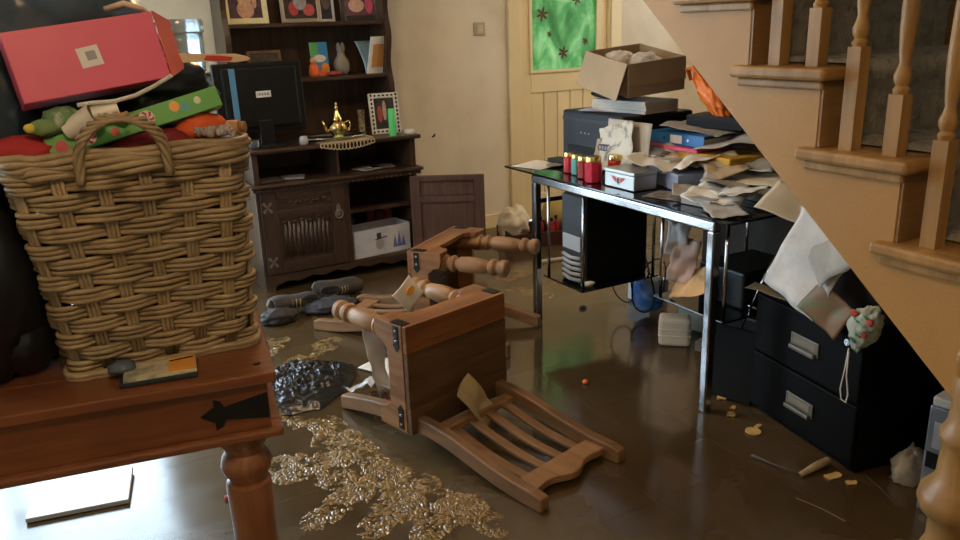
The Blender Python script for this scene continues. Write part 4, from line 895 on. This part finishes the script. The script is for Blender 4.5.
sheet('cream sheet fanned behind the crumpled white sheets', (2.42, 2.56, .868), .21, .26, (R(4), R(-6), .1), m_cream, amp=.016, seed=13)
sheet('small dark photograph lying at the desk edge', (2.155, 2.385, DZ), .13, .17, (0, 0, .3), M('dark_photo', (.16, .13, .10), .4, c2=(.5, .46, .38), scale=26), amp=.003, cat='photograph')
sheet('grey curled slip over the small photograph', (2.20, 2.33, .785), .14, .12, (R(8), R(-10), .8), m_grey, amp=.014, seed=15)
flatbox('clear_case', 'grey translucent case under the white papers at the desk edge', (2.17, 2.20, DZ), (.12, .14, .03), .1, M('grey_case', (.34, .35, .36), .2), 'case')
for k, (x, y, z, ww, hh, rx, ry, rz, m, am, L) in enumerate((
        (2.20, 2.17, .795, .17, .22, 6, -8, .2, m_paper, .022, 'white sheet heaped at the right front corner of the desk'),
        (2.24, 2.11, .815, .15, .20, -8, -6, -.3, m_paper, .02, 'upper white sheet of the front right heap'),
        (2.28, 2.21, .830, .14, .18, 10, -4, .6, m_grey, .02, 'grey sheet topping the front right heap'),
        (2.12, 2.06, .775, .12, .20, 3, -5, -.5, m_grey, .012, 'grey sheet sliding off the front right desk corner'),
        (2.42, 2.16, .845, .21, .30, -2, -8, .1, m_cream, .008, 'long cream sheet pointing at the stair edge'),
        (2.42, 1.98, .815, .21, .30, -5, -12, -.2, m_cream, .010, 'cream sheet drooping over the near desk end'),
        (2.46, 2.27, .880, .24, .30, 2, -5, .3, m_grey, .016, 'wide grey sheet below the golden envelopes'),
        (2.36, 2.30, .866, .16, .22, 8, -10, -.5, m_muddy, .02, 'torn brownish sheet between the heap and the envelopes'))):
    sheet(L, (x, y, z), ww, hh, (R(rx), R(ry), rz), m, am, 9, 20+k)
ream('low stack of papers at the near end of the desk', 2.45, 2.10, DZ, .22, .30, .06, -.1, m_grey)
# on top of the printer
ream('white paper ream on top of the black printer', 2.50, 3.03, 1.033, .22, .34, .055, .12, M('ream_paper', (.56, .54, .50), .8))
sheet('bluish sheet sticking out under the ream on the printer', (2.42, 3.10, 1.034), .20, .26, (0, 0, .5), M('bluish_paper', (.50, .54, .66), .8), amp=.006, seed=31)
tag(MB().ball(lambda v: Vector((2.44+v.x*.10+.02*v.y, 3.10+v.y*.17, 1.108+v.z*.021)), 24, 12).build('black_pouch', M('black_nylon', (.010, .010, .012), .7, bmp=.3, bscale=200), smooth=True), 'soft black pouch squashed under the cardboard box', 'pouch')
cb_ = thing('cardboard_box', 'brown open cardboard box tilted on top of the printer', 'box', (2.52, 2.90, 1.13))
m_card = M('brown_card', (.36, .25, .15), .75, var=.12, scale=3)
m_cardin = M('brown_card_inside', (.30, .20, .12), .8, var=.12, scale=3)
CX = Matrix.Translation((2.52, 3.06, 1.145)) @ Matrix.Rotation(R(-10), 4, 'Z') @ Matrix.Rotation(R(7), 4, 'X')@ Matrix.Rotation(R(-5), 4, 'Y')
bw, bd_, bh = .145, .205, .15
MB().bb(-bw, bw, -bd_, bd_, 0, .004, CX).bb(-bw, -bw+.004, -bd_, bd_, .004, bh, CX).bb(bw-.004, bw, -bd_, bd_, .004, bh, CX).bb(-bw+.004, bw-.004, -bd_, -bd_+.004, .004, bh, CX).bb(-bw+.004, bw-.004, bd_-.004, bd_, .004, bh, CX).build('carton', m_card, cb_)
MB().bb(-.004, 0, -bd_, bd_, -.165, 0, CX @ Matrix.Translation((-bw-.001, 0, bh)) @ Matrix.Rotation(R(20), 4, 'Y')).build('flap', M('lit_card', (.44, .33, .21), .75, var=.1, scale=3), cb_)  # flap card lightened to carry the light falling on this side
MB().bb(-bw, bw, -.003, .0, -.10, 0, CX @ Matrix.Translation((0, -bd_-.002, bh)) @ Matrix.Rotation(R(-4), 4, 'X')).build('flap', m_card, cb_)
for k, (x, y) in enumerate(((-.04, .06), (.03, -.05))):
    q = CX @ Vector((x, y, .10))
    tag(MB().ball(lump(q, (.075, .085, .055), .25, 3.5, 51+k, ridge=.2), 30, 18).build('bubble_wrap', M('white_packing', (.66, .62, .56), .6, bmp=.6, bscale=90), smooth=True), ('white packing bundle at the far end inside the cardboard box', 'white packing bundle at the near end inside the cardboard box')[k], 'packing', 'packing in the cardboard box')
_f = lump((0, 0, 0), (.035, .055, .10), .3, 2.6, 61, ridge=.35)
def _orange(v): q = _f(v); return Vector((2.57+q.x, 2.60+q.y+q.z*.85, 1.115+q.z))
ob = MB().ball(_orange, 36, 26).tube([(2.56, 2.66, 1.20), (2.55, 2.70, 1.235), (2.55, 2.735, 1.23), (2.56, 2.72, 1.18)], [.008, .012, .012, .008], 8).build('carrier_bag', M('orange_plastic', (.85, .20, .03), .35, var=.25, scale=7), smooth=True)
tag(ob, 'orange plastic carrier bag between the cardboard box and the stairs', 'bag')
flatbox('black_folder', 'black box file standing under the orange bag', (2.60, 2.56, .985), (.16, .26, .055), .3, m_blk, 'file')

# ---- under the desk
pb = thing('foam_block', 'white foam packing block standing on the wet floor under the desk', 'foam block', (2.42, 2.61, 0), R(-42), world=False)
MB().bb(-.072, .072, -.055, .055, .004, .135).build('block', M('white_foam', (.80, .77, .70), .7, var=.05, bmp=.25, bscale=160), pb, bevel=.016)
MB().bb(-.074, .074, -.057, .057, .052, .058).build('moulded_rib', M('white_foam', (.80, .77, .70), .7), pb, bevel=.002); MB().bb(-.074, .074, -.057, .057, .085, .090).build('moulded_rib', M('white_foam', (.80, .77, .70), .7), pb, bevel=.002)
flatbox('grey_block', 'small grey block on the floor between foam block and desk leg', (2.47, 2.47, .003), (.06, .06, .045), .3, M('grey_foam', (.22, .21, .20), .7), 'block')
flatbox('pale_carton', 'pale green carton behind the desk leg on the floor', (2.66, 2.70, .003), (.12, .16, .15), .2, M('pale_green_card', (.48, .52, .46), .6), 'carton')
flatbox('white_carton', 'white carton under the hanging computer shelf', (2.72, 3.15, .003), (.14, .16, .12), .1, M('white_card', (.80, .82, .84), .5), 'carton')
tag(MB().ball(lump((2.56, 2.96, .125), (.075, .085, .10), .14, 2.6, 71, flat=.004, ridge=.1), 28, 18).build('blue_bag', M('blue_plastic', (.05, .20, .62), .35, c2=(.55, .62, .72), scale=5), smooth=True), 'blue and white plastic bag hanging in cables under the desk', 'bag')
for k, (dx, dy, L) in enumerate(((0, 0, 'black cable looped around the blue bag'), (-.04, .10, 'thin black cable drooping left of the blue bag'), (.03, -.06, 'black cable drooping right of the blue bag'))):
    pts = [(2.50+dx+.02*math.sin(a*2+k), 2.93+dy+.075*math.sin(a), .19+k*.01+.15*math.cos(a)*(1-.12*k)) for a in [2*PI*q/26 for q in range(26)]]
    tag(MB().tube(pts, .004, 6, True).build('cable', m_blk, smooth=True), L, 'cable', 'cables under the desk')
tag(MB().ball(lambda v: Vector((2.347+v.x*.022, 3.224+v.y*.016, .008+v.z*.012)), 10, 8).build('dark_clod', M('mud_clod', (.02, .015, .01), .6), smooth=True), 'small dark clod on the wet floor by the desk', 'clod')
# black bag of cables, papers and printer on the second hanging shelf
flatbox('inkjet_printer', 'flat black printer on the right hanging shelf', (2.42, 2.20, .351), (.30, .24, .15), 0, m_blk, 'printer', .01)
sheet('pinkish torn sheet standing on the right hanging shelf', (2.22, 2.35, .50), .11, .19, (R(80), R(10), R(-70)), M('pinkish_paper', (.50, .34, .28), .8, var=.3), amp=.022, fr=13, seed=41, group='papers under the desk')
sheet('brown torn sheet poking over the right hanging shelf edge', (2.21, 2.30, .415), .17, .13, (R(50), R(-20), R(-80)), M('kraft_paper', (.60, .36, .16), .8, var=.25), amp=.022, fr=13, seed=42, group='papers under the desk')
sheet('grey crumpled sheet at the top of the right hanging shelf', (2.215, 2.385, .60), .10, .16, (R(84), R(4), R(-60)), m_grey, amp=.022, fr=13, seed=43, group='papers under the desk')
flatbox('waste_bin', 'black plastic bin standing under the near end of the desk', (2.60, 2.26, .003), (.20, .22, .22), .1, m_blk, 'bin', .012)
fs_ = thing('folding_stand', 'folded stand of thin chrome rods leaning between desk and filing cabinet', 'stand', (2.30, 2.10, 0))
for a, b in (((2.32, 1.99, .583), (2.28, 2.09, .268)), ((2.30, 2.145, .372), (2.30, 2.03, .367)), ((2.28, 2.09, .268), (2.30, 2.16, .006))): MB().tube([a, b], .0045, 8).build('rod', m_chrome, fs_, smooth=True)
# leaning black board left of the cabinet
lb = MB().bb(-.012, .012, -.10, .10, 0, .28).build('black_board', M('matt_black_board', (.006, .006, .006), .8, spec=.2), bevel=.003); lb.location = (2.20, 2.06, .006); lb.rotation_euler = (0, R(16), R(14))
tag(lb, 'black board leaning between the desk leg and the filing cabinet', 'board')

# ================================================================== FILING CABINET
FR = R(-10)
fc = thing('filing_cabinet', 'black two drawer filing cabinet half under the stairs', 'filing cabinet', (2.13, 1.45, .003), FR, world=False)
m_fc = M('black_steel', (.003, .003, .003), .55, var=.3, spec=.12)
MB().bb(.016, .50, 0, .53, 0, .475).build('body', m_fc, fc, bevel=.004)
for z in (.02, .246):
    d_ = MB().bb(0, .016, .006, .524, z, z+.218).build('drawer', m_fc, fc, bevel=.005)
    hb = MB().bb(-.006, 0, .19, .325, z+.085, z+.14).build('handle_plate', M('dull_steel', (.17, .155, .125), .5, .6), d_, bevel=.003)
    MB().bb(-.020, -.006, .196, .319, z+.083, z+.10).build('handle_lip', M('dull_steel', (.17, .155, .125), .5, .6), d_, bevel=.004)
    MB().bb(-.0075, -.0055, .205, .31, z+.108, z+.132).build('label_slot', M('label_card', (.22, .19, .14), .6), d_)
MB().lathe([(.012, 0), (.012, .006), (.001, .006)], 14, Matrix.Translation((0, .07, .44)) @ Matrix.Rotation(R(-90), 4, 'Y')).build('lock', m_chrome, fc)
flatbox('archive_box', 'dark cardboard box standing on top of the filing cabinet', (2.45, 1.66, .481), (.36, .40, .20), FR, M('dark_carton', (.035, .03, .026), .7), 'box')
sheet('large white printed sheet hanging over the filing cabinet front', (2.155, 1.70, .655), .235, .30, (R(82), R(20), R(-92)), M('printed_paper', (.70, .66, .62), .8, var=.12, scale=25), amp=.02, seed=51, group='papers on the cabinet')
sheet('grey spotted sheet sliding down beside the stair edge', (2.18, 1.66, .755), .15, .30, (R(70), R(-42), R(-90)), M('spotted_paper', (.42, .39, .34), .8, var=.2), amp=.02, seed=52, group='papers on the cabinet')
sheet('brown magazine page below the white hanging sheet', (2.135, 1.60, .53), .16, .12, (R(76), R(26), R(-92)), M('magazine', (.22, .12, .05), .45, c2=(.10, .16, .06), scale=20), amp=.012, seed=53, group='papers on the cabinet')
sheet('cream card slipping off the desk end towards the cabinet', (2.27, 1.86, .80), .16, .24, (R(20), R(-25), .2), m_cream, amp=.012, seed=54, group='papers on the cabinet')
sheet('dull brown paper strip lying on the cabinet front edge', (2.16, 1.83, .515), .06, .22, (0, R(-10), .1), M('dull_strip', (.20, .16, .11), .8), amp=.006, seed=55, group='papers on the cabinet')
fbg = thing('floral_bag', 'white drawstring bag with red and green flowers hanging beside the cabinet', 'bag', (2.11, 1.43, .51))
_p = lump((0, 0, 0), (.032, .055, .075), .22, 3, 81, ridge=.15)
def _pouch(v): q = _p(v); k_ = .55+.45*min(1, max(0, (q.z+.075)/.09)); return Vector((2.118+q.x*k_, 1.452+q.y*k_-q.z*.25, .515+q.z))
MB().ball(_pouch, 30, 20).build('pouch', M('floral_cotton', (.46, .46, .36), .8, c2=(.14, .22, .11), scale=34, bmp=.4, bscale=60), fbg, smooth=True)
for k, (yy, zz) in enumerate(((1.462, .545), (1.425, .525), (1.455, .50), (1.47, .478), (1.43, .56))):
    MB().ball(lambda v: Vector((2.092+v.x*.004, yy+v.y*.013, zz+v.z*.006+v.y*.006)), 10, 8).build('leaf_print', M('leaf_green', (.08, .20, .07), .8), fbg, smooth=True)
for k, (yy, zz) in enumerate(((1.475, .565), (1.435, .507), (1.42, .55))):
    MB().ball(lambda v: Vector((2.092+v.x*.005, yy+v.y*.014, zz+v.z*.012)), 10, 8).build('flower_print', M('flower_red', (.55, .07, .05), .8), fbg, smooth=True)
MB().tube([(2.085, 1.475, .45), (2.082, 1.478, .38), (2.082, 1.487, .31), (2.082, 1.480, .275), (2.082, 1.462, .27), (2.082, 1.458, .30), (2.082, 1.470, .36), (2.083, 1.472, .44)], .0022, 6).build('drawstring', M('white_cord', (.70, .68, .62), .7), fbg, smooth=True)
# grey computer case and papers at the far right
gc = thing('grey_computer_case', 'grey-blue computer case standing behind the turned post', 'computer', (2.16, 1.04, .003), R(8), world=False)
MB().bb(0, .42, 0, .19, 0, .345).build('case', M('grey_blue_steel', (.20, .23, .28), .35, .3), gc, bevel=.006)
MB().bb(.0, .42, .005, .185, .346, .375).build('white_tray', M('beige_plastic_case', (.50, .48, .44), .5), gc, bevel=.006)
MB().bb(-.004, 0, .04, .17, .215, .30).build('drive_bay', M('pale_bay', (.34, .37, .42), .35), gc, bevel=.002); MB().bb(-.004, 0, .03, .18, .15, .20).build('dark_slot', m_blk, gc)
MB().prism(ell(.012, .012, 14), .002, Matrix.Translation((-.001, .165, .025)) @ Matrix(((0, 0, -1, 0), (-1, 0, 0, 0), (0, 1, 0, 0), (0, 0, 0, 1)))).build('badge', M('white_sticker', (.75, .75, .74), .4), gc)
tag(MB().ball(lump((2.275, 1.345, .025), (.07, .045, .075), .3, 3, 91, flat=.004, ridge=.2), 26, 16).build('crumpled_paper', M('damp_paper', (.42, .36, .27), .8, var=.4), smooth=True), 'damp crumpled paper on the floor between cabinet and grey computer case', 'paper')

# ================================================================== FLOOR CLUTTER
m_leather = M('grey_suede', (.050, .043, .040), .8, var=.3, bmp=.4, bscale=80); m_sole = M('pale_rubber', (.13, .12, .105), .7, var=.2)
def shoe(label, loc, rz, mirror=1, tilt=0):
    t = thing('shoe', label, 'shoe', loc, 0, 'muddy shoes', world=False); t.rotation_euler = (R(tilt), 0, rz)
    prof = [(-.135, .030, .036), (-.10, .036, .05), (-.05, .033, .06), (0, .034, .066), (.05, .042, .055), (.10, .043, .044), (.135, .030, .034)]
    out = [(y, w_) for y, w_, _ in prof]
    poly = [(w_, y) for y, w_ in out]+[(.0, .152)]+[(-w_, y) for y, w_ in reversed(out)]+[(0, -.150)]
    MB().prism(poly, .024, Matrix.Translation((0, 0, 0))).build('sole', m_sole, t, bevel=.006)
    def up(u, v):
        q = u*(len(prof)-1); i = min(int(q), len(prof)-2); f = q-i
        y = prof[i][0]*(1-f)+prof[i+1][0]*f; w_ = prof[i][1]*(1-f)+prof[i+1][1]*f; hh = prof[i][2]*(1-f)+prof[i+1][2]*f
        a = PI*v
        return (w_*.96*math.cos(a), y, .022+hh*math.sin(a)**.75*1.15)
    MB().grid(up, 24, 14).build('upper', m_leather, t, smooth=True, solid=.004)
    MB().tube([(.030*math.cos(a), -.065+.052*math.sin(a), .092+.006*math.cos(2*a)) for a in [2*PI*k/20 for k in range(20)]], .007, 8, True).build('collar', m_leather, t, smooth=True)
    for k in range(4): MB().tube([(-.022, .0+k*.018, .098-.010*k*.8), (0, .004+k*.018, .105-.010*k*.8), (.022, .0+k*.018, .098-.010*k*.8)], .0028, 6).build('lace', M('tan_lace', (.35, .25, .13), .8), t, smooth=True)
    return t
def lay(o, toe, up, loc):
    Y = Vector(toe).normalized(); Z = Vector(up); Z = (Z-Y*Z.dot(Y)).normalized(); X_ = Y.cross(Z)
    o.rotation_euler = Matrix((X_, Y, Z)).transposed().to_euler(); o.location = loc
lay(shoe('grey muddy shoe lying on its side, left of the pair under the dresser', (0, 0, 0), 0), (-.93, -.30, .10), (.1, -.93, .12), (1.03, 4.07, .062))
lay(shoe('grey muddy shoe on its side, right of the pair beside the fallen chair', (0, 0, 0), 0), (.96, -.05, -.08), (.0, -.90, -.05), (1.34, 4.20, .060))
tag(MB().ball(lump((.93, 3.93, .035), (.09, .06, .045), .3, 3, 101, flat=.004, ridge=.15), 30, 18).build('wet_rag', M('dark_wet_cloth', (.035, .03, .03), .6, bmp=.4, bscale=60), smooth=True), 'dark wet rag heaped at the left shoe', 'rag')
tag(MB().ball(lump((1.22, 3.96, .03), (.14, .07, .04), .3, 3, 103, flat=.004, ridge=.15), 30, 18).build('wet_rag', M('blue_grey_cloth', (.05, .055, .065), .6, bmp=.4, bscale=60), smooth=True), 'blue-grey wet rag in front of the right shoe', 'rag')
# crumpled black bag on the floor
def bagfn(u, v):
    a = -2*PI*u; r = v**.8; nx = .86+.16*noise.fractal(Vector((math.cos(a)*1.4, math.sin(a)*1.4, 3)), 1, 2, 3)
    x = r*nx*(.26*math.cos(a)+.05*math.sin(a))+.06*r*max(0, math.cos(a))**3; y = r*nx*.29*math.sin(a)
    w1 = Vector((x*16+2*nz(x, y, 2, 9), y*26, 1)); w2 = Vector((x*55, y*38+2*nz(x, y, 6, 14), 5))
    cr_ = (1-abs(noise.noise(w1))*2.2)*.6+(1-abs(noise.noise(w2))*2.2)*.25
    return (.765+x, 3.12+y, .006+(1-r**3)*(.028+.040*cr_)+.004*(1-r))
tag(MB().grid(bagfn, 170, 70).build('plastic_sheet', m_bag, smooth=True), 'crumpled shiny black plastic bag spread on the wet floor by the table leg', 'bag')
# papers and plastic round the near chair
sheet('flat white sheet on the wet floor behind the near chair', (1.165, 3.10, .009), .15, .16, (0, 0, .5), m_paper, amp=.006, seed=61, group='papers by the chairs')
sheet('white and orange sheet poking up between the two chairs', (1.18, 2.80, .43), .11, .10, (R(75), R(-35), R(20)), m_paper, amp=.012, seed=62, group='papers by the chairs'); MB().prism(ell(.022, .014, 14, .012, .008), .012, Matrix.Translation((0, 0, .008))).build('orange_print', M('orange_card', (.80, .36, .06), .45), bpy.data.objects[[o.name for o in col.objects if o.get('label', '').startswith('white and orange sheet')][0]])
sheet('white plastic sheet hanging down inside the near chair', (1.0, 2.755, .235), .065, .34, (R(84), R(-5), R(15)), M('white_film', (.80, .82, .86), .4), amp=.03, fr=7, seed=63, group='papers by the chairs')
sheet('pale crumpled wrapper on the floor at the chair leg', (1.0, 2.80, .05), .16, .16, (R(-15), R(12), .4), M('silver_wrapper', (.50, .48, .46), .25), amp=.045, fr=9, seed=64, group='papers by the chairs')
sheet('white folded paper under the near chair seat', (1.10, 2.74, .06), .12, .16, (R(20), R(-8), .9), m_paper, amp=.02, seed=65, group='papers by the chairs')
bs = thing('bead_string', 'string of small red beads lying at the near chair leg', 'beads', (1.0, 2.75, .01))
for k in range(26):
    a = k*.45; MB().ball(lambda v: Vector((.985+.11*math.sin(a*.6)*.6+.003*k+v.x*.0065, 2.78-.006*k+.02*math.sin(a*2.3)+v.y*.0065, .045+.006*math.cos(a)+v.z*.0065)), 8, 6).build('bead', M('red_bead', (.55, .03, .03), .25), bs, smooth=True)
sheet('tan torn sheet stuck between seat and slatted back of the near chair', (1.222, 2.345, .125), .11, .21, (R(66), R(-24), R(38)), M('tan_paper', (.50, .38, .20), .6, var=.2), amp=.02, seed=66, group='papers by the chairs', curl=.01)
# white board under the table
bo = MB().bb(-.15, .15, -.105, .105, 0, .016).build('white_board', M('white_melamine', (.82, .83, .84), .2, var=.03), bevel=.002); bo.location = (-.075, 2.675, .008); bo.rotation_euler = (R(1.5), 0, R(-10))
tag(bo, 'white glossy panel lying on the wet floor under the table', 'board')
tag(MB().ball(lump((.46, 3.02, .02), (.06, .05, .03), .3, 3, 111, flat=.004, ridge=.3), 28, 18).build('silver_foil', M('blue_foil', (.16, .20, .27), .18, .6), smooth=True), 'crumpled bluish foil on the floor seen under the table', 'foil')
tag(MB().ball(lambda v: Vector((.335+v.x*.01, 2.40+v.y*.008, .010+v.z*.008)), 10, 8).build('red_scrap', M('red_print', (.62, .05, .05), .4), smooth=True), 'tiny red scrap on the floor beside the table leg', 'scrap')
tag(MB().ball(lambda v: Vector((1.815+v.x*.012, 2.475+v.y*.012, .012+v.z*.010)), 10, 8).build('red_scrap', M('orange_toy', (.85, .22, .05), .5), smooth=True), 'tiny orange scrap on the bare wet floor right of the near chair', 'scrap')
# things by the door
ct = thing('shallow_crate', 'low dark crate of red bottles on the floor before the cream door', 'crate', (2.92, 4.52, 0), R(-12), world=False)
m_crate = M('dark_crate', (.06, .02, .018), .5)
MB().bb(-.26, .26, -.17, .17, .004, .015).bb(-.26, .26, -.17, -.158, .015, .10).bb(-.26, .26, .158, .17, .015, .10).bb(-.26, -.248, -.158, .158, .015, .10).bb(.248, .26, -.158, .158, .015, .10).build('tray', m_crate, ct, bevel=.003)
for k in range(6):
    x, y = -.06+k*.056, -.09+.06*(k % 2)
    c_ = (2.92+x*math.cos(R(-12))-y*math.sin(R(-12)), 4.52+x*math.sin(R(-12))+y*math.cos(R(-12)))
    b = thing('red_bottle', ('small red bottle at the left end of the row in the low crate', 'second small red bottle from the left in the low crate', 'third small red bottle from the left in the low crate', 'fourth small red bottle from the left in the low crate', 'fifth small red bottle from the left in the low crate', 'small red bottle at the right end of the row in the low crate')[k], 'bottle', (*c_, .016), group='red bottles in the crate', world=False)
    MB().lathe([(.02, 0), (.022, .006), (.022, .10), (.010, .125), (.009, .14)], 14).build('body', M('red_glass', (.35, .03, .03), .2), b, smooth=True)
    MB().lathe([(.011, .137), (.011, .158), (.001, .16)], 12).build('cap', m_blk, b, smooth=True)
cbx = (2.78, 4.63)
tag(MB().ball(lump((2.755, 4.60, .125), (.10, .10, .12), .25, 2.6, 121, flat=.018, ridge=.2), 34, 22).build('carrier_bag', M('white_carrier', (.78, .72, .58), .4, var=.1), smooth=True), 'white crumpled carrier bag in the crate by the cream wall', 'bag')
tag(MB().ball(lump((3.16, 4.66, .13), (.115, .115, .12), .05, 2, 125, flat=.004), 30, 20).build('round_cushion', M('olive_cushion', (.42, .34, .12), .8), smooth=True), 'olive yellow round cushion on the floor before the cream door', 'cushion')
bb_ = thing('bottle', 'small black bottle standing right of the olive cushion', 'bottle', (3.26, 4.52, .003), world=False)
MB().lathe([(.025, 0), (.027, .006), (.027, .12), (.012, .15), (.011, .175)], 16).build('body', m_blk, bb_, smooth=True); MB().lathe([(.013, .172), (.013, .195), (.001, .196)], 12).build('cap', m_blk2, bb_, smooth=True)
flatbox('small_carton', 'brown carton on the floor behind the desk leg', (3.12, 4.36, .003), (.16, .12, .09), .3, m_card, 'carton')
tag(MB().tube([(2.62, 4.05, .012), (2.80, 4.02, .012), (3.0, 4.10, .012)], .012, 8).build('pale_stick', M('pale_strip', (.50, .44, .34), .6), smooth=True), 'pale strip of wood lying in front of the crate', 'stick')
# tool and flakes on the right of the floor
tl_ = thing('garden_tool', 'old hand tool with a thin metal shaft and worn wooden handle on the floor', 'tool', (2.03, 1.58, .005))
MB().tube([(1.946, 1.696, .010), (1.96, 1.62, .010), (1.982, 1.525, .012)], [.006, .0035, .004], 8).build('shaft', M('rusty_steel', (.16, .13, .11), .5, .6), tl_, smooth=True)
MB().tube([(1.982, 1.525, .012), (2.05, 1.527, .018), (2.115, 1.527, .020), (2.12, 1.527, .020)], [.009, .013, .014, .010], 10).build('handle', M('worn_handle', (.40, .30, .18), .6, var=.4, scale=30), tl_, smooth=True)
m_flake = M('orange_flake', (.62, .42, .16), .5, var=.3, scale=30)
for k, (x, y, r, L) in enumerate(((2.081, 1.817, .028, 'round orange slice with a pale ring nearest the cabinet corner'), (2.125, 1.835, .016, 'small broken orange piece touching the filing cabinet corner'), (2.067, 1.471, .030, 'larger torn orange flake right of the hand tool handle'), (2.085, 1.415, .018, 'pale small flake at the right end of the flake row'), (2.184, 2.075, .020, 'orange flake beside the chrome desk leg'), (2.111, 1.953, .018, 'flat orange flake between desk leg and leaning board'), (2.16, 1.99, .013, 'tiny orange flake behind the flat one at the desk leg'))):
    if k == 0:
        f_ = MB().lathe([(r, 0), (r, .004), (r*.72, .005), (r*.70, .003), (r*.45, .003), (r*.42, .006), (r*.2, .006), (.001, .004)], 18)
    else:
        f_ = MB().prism([(r*(1+.35*math.sin(a*3+k)+.2*math.cos(a*5+k*2))*math.cos(a), r*(.7+.3*math.sin(a*2+k))*math.sin(a)) for a in [2*PI*q/14 for q in range(14)]], .004)
    o = f_.build('orange_slice', m_flake); o.location = (x, y, .005); tag(o, L, 'flake', 'orange flakes on the floor')
for k, ((x0_, y0_), (x1_, y1_), L) in enumerate((((1.87, 1.446), (1.895, 1.29), 'thin pale splinter lying alone below the hand tool'), ((2.16, 1.42), (2.10, 1.27), 'dark twig at the foot of the grey computer case'))):
    tag(MB().tube([(x0_, y0_, .007), ((x0_+x1_)/2+.004, (y0_+y1_)/2, .008), (x1_, y1_, .006)], .0018, 6).build('splinter', M('splinter_wood_%d' % k, ((.22, .17, .11), (.05, .035, .022))[k], .6)), L, 'splinter', 'splinters on the floor')
# muddy boot prints: raised wet mud ridges, warm wall sheen put into their golden colour
m_print = M('mud_ridge_sheen', (.25, .165, .062), .13, var=.45, scale=26, spec=.8)
def boot_print(label, x, y, rz, L=.30, dens=1.0, seed=0):
    """relief of a boot sole pressed into the mud: lugs as ridges of a height field, bare mud between left out"""
    rnd = random.Random(seed); NU, NV = 60, 130; W2 = .078; vs_ = []; hs = []
    ph = rnd.uniform(0, 9)
    for j_ in range(NV+1):
        t_ = 2*j_/NV-1
        half = (.072 if t_ > -.05 else .060)*(1-.16*math.exp(-((t_+.15)/.16)**2))*max(0, 1-abs(t_)**5)**.5
        for i_ in range(NU+1):
            s_ = (2*i_/NU-1)*W2; yy = t_*L/2
            e = max(0, min(1, (half-abs(s_))/.006)) if half > 0 else 0
            q_ = Vector((s_*52+1.2*nz(s_, yy, seed+1, 22), yy*88+1.8*nz(s_, yy, seed+5, 18)+.8*abs(s_)*50, seed*7.3))
            dv = noise.voronoi(q_)[0]; gap = dv[1]-dv[0]
            big = .46+1.25*nz(s_, yy, seed+9.37, 17)+.7*nz(s_, yy, seed+3.1, 42)
            h_ = e*max(0, min(1, (gap-.04)/.40))**.7*max(0, min(1.15, big*1.8+.15))*dens
            hs.append(h_); vs_.append((s_, yy, -.0022+.0052*h_))
    fs_ = []
    for j_ in range(NV):
        for i_ in range(NU):
            q = (j_*(NU+1)+i_, j_*(NU+1)+i_+1, (j_+1)*(NU+1)+i_+1, (j_+1)*(NU+1)+i_)
            if max(hs[c] for c in q) > .30: fs_.append(q)
    o = MB().add(vs_, fs_).build('boot_print', m_print, smooth=True); o.location = (x, y, .0035); o.rotation_euler = (0, 0, rz)
    return tag(o, label, 'footprint', 'muddy boot prints')
for k, (x, y, rz, L) in enumerate(((.60, 2.86, .9, 'boot print in the mud right beside the black bag and table leg'), (.50, 2.50, -1.3, 'boot print in the mud nearest the table leg below the bag'), (.64, 2.44, -1.5, 'boot print between the table leg print and the middle prints'),
        (.79, 2.66, .25, 'boot print just left of the near chair back leg'), (.82, 2.43, .15, 'boot print in the middle of the golden trail beside the chair post'), (.87, 2.22, .6, 'boot print below the middle of the chair back post'),
        (.63, 2.17, -1.1, 'boot print at the bottom left of the trail'), (.76, 2.06, -.9, 'boot print at the bottom centre of the trail'), (.93, 2.02, .7, 'largest boot print at the lower right end of the trail'), (.90, 1.93, -1.2, 'smeared boot print at the bottom edge right of centre'),
        (.70, 2.30, .5, 'boot print filling the centre of the golden trail'), (.73, 2.55, -.4, 'boot print in the upper part of the golden trail'), (.83, 2.10, -.2, 'boot print low in the trail just above the frame edge'), (.98, 1.90, .3, 'boot print at the frame edge nearest the chair back end'),
        (1.00, 3.47, -1.0, 'faint boot print between the shoes and the black bag'), (.90, 3.30, .4, 'faint boot print above the black bag'), (.80, 3.62, -.6, 'faint boot print left of the shoes near the basket'), (2.36, 3.93, -1.2, 'faint boot print on the far floor left of the desk'), (2.25, 3.60, .5, 'faint boot print on the floor before the desk leg'))):
    boot_print(L, x, y, rz, dens=1.0 if k < 14 else .62, seed=k)
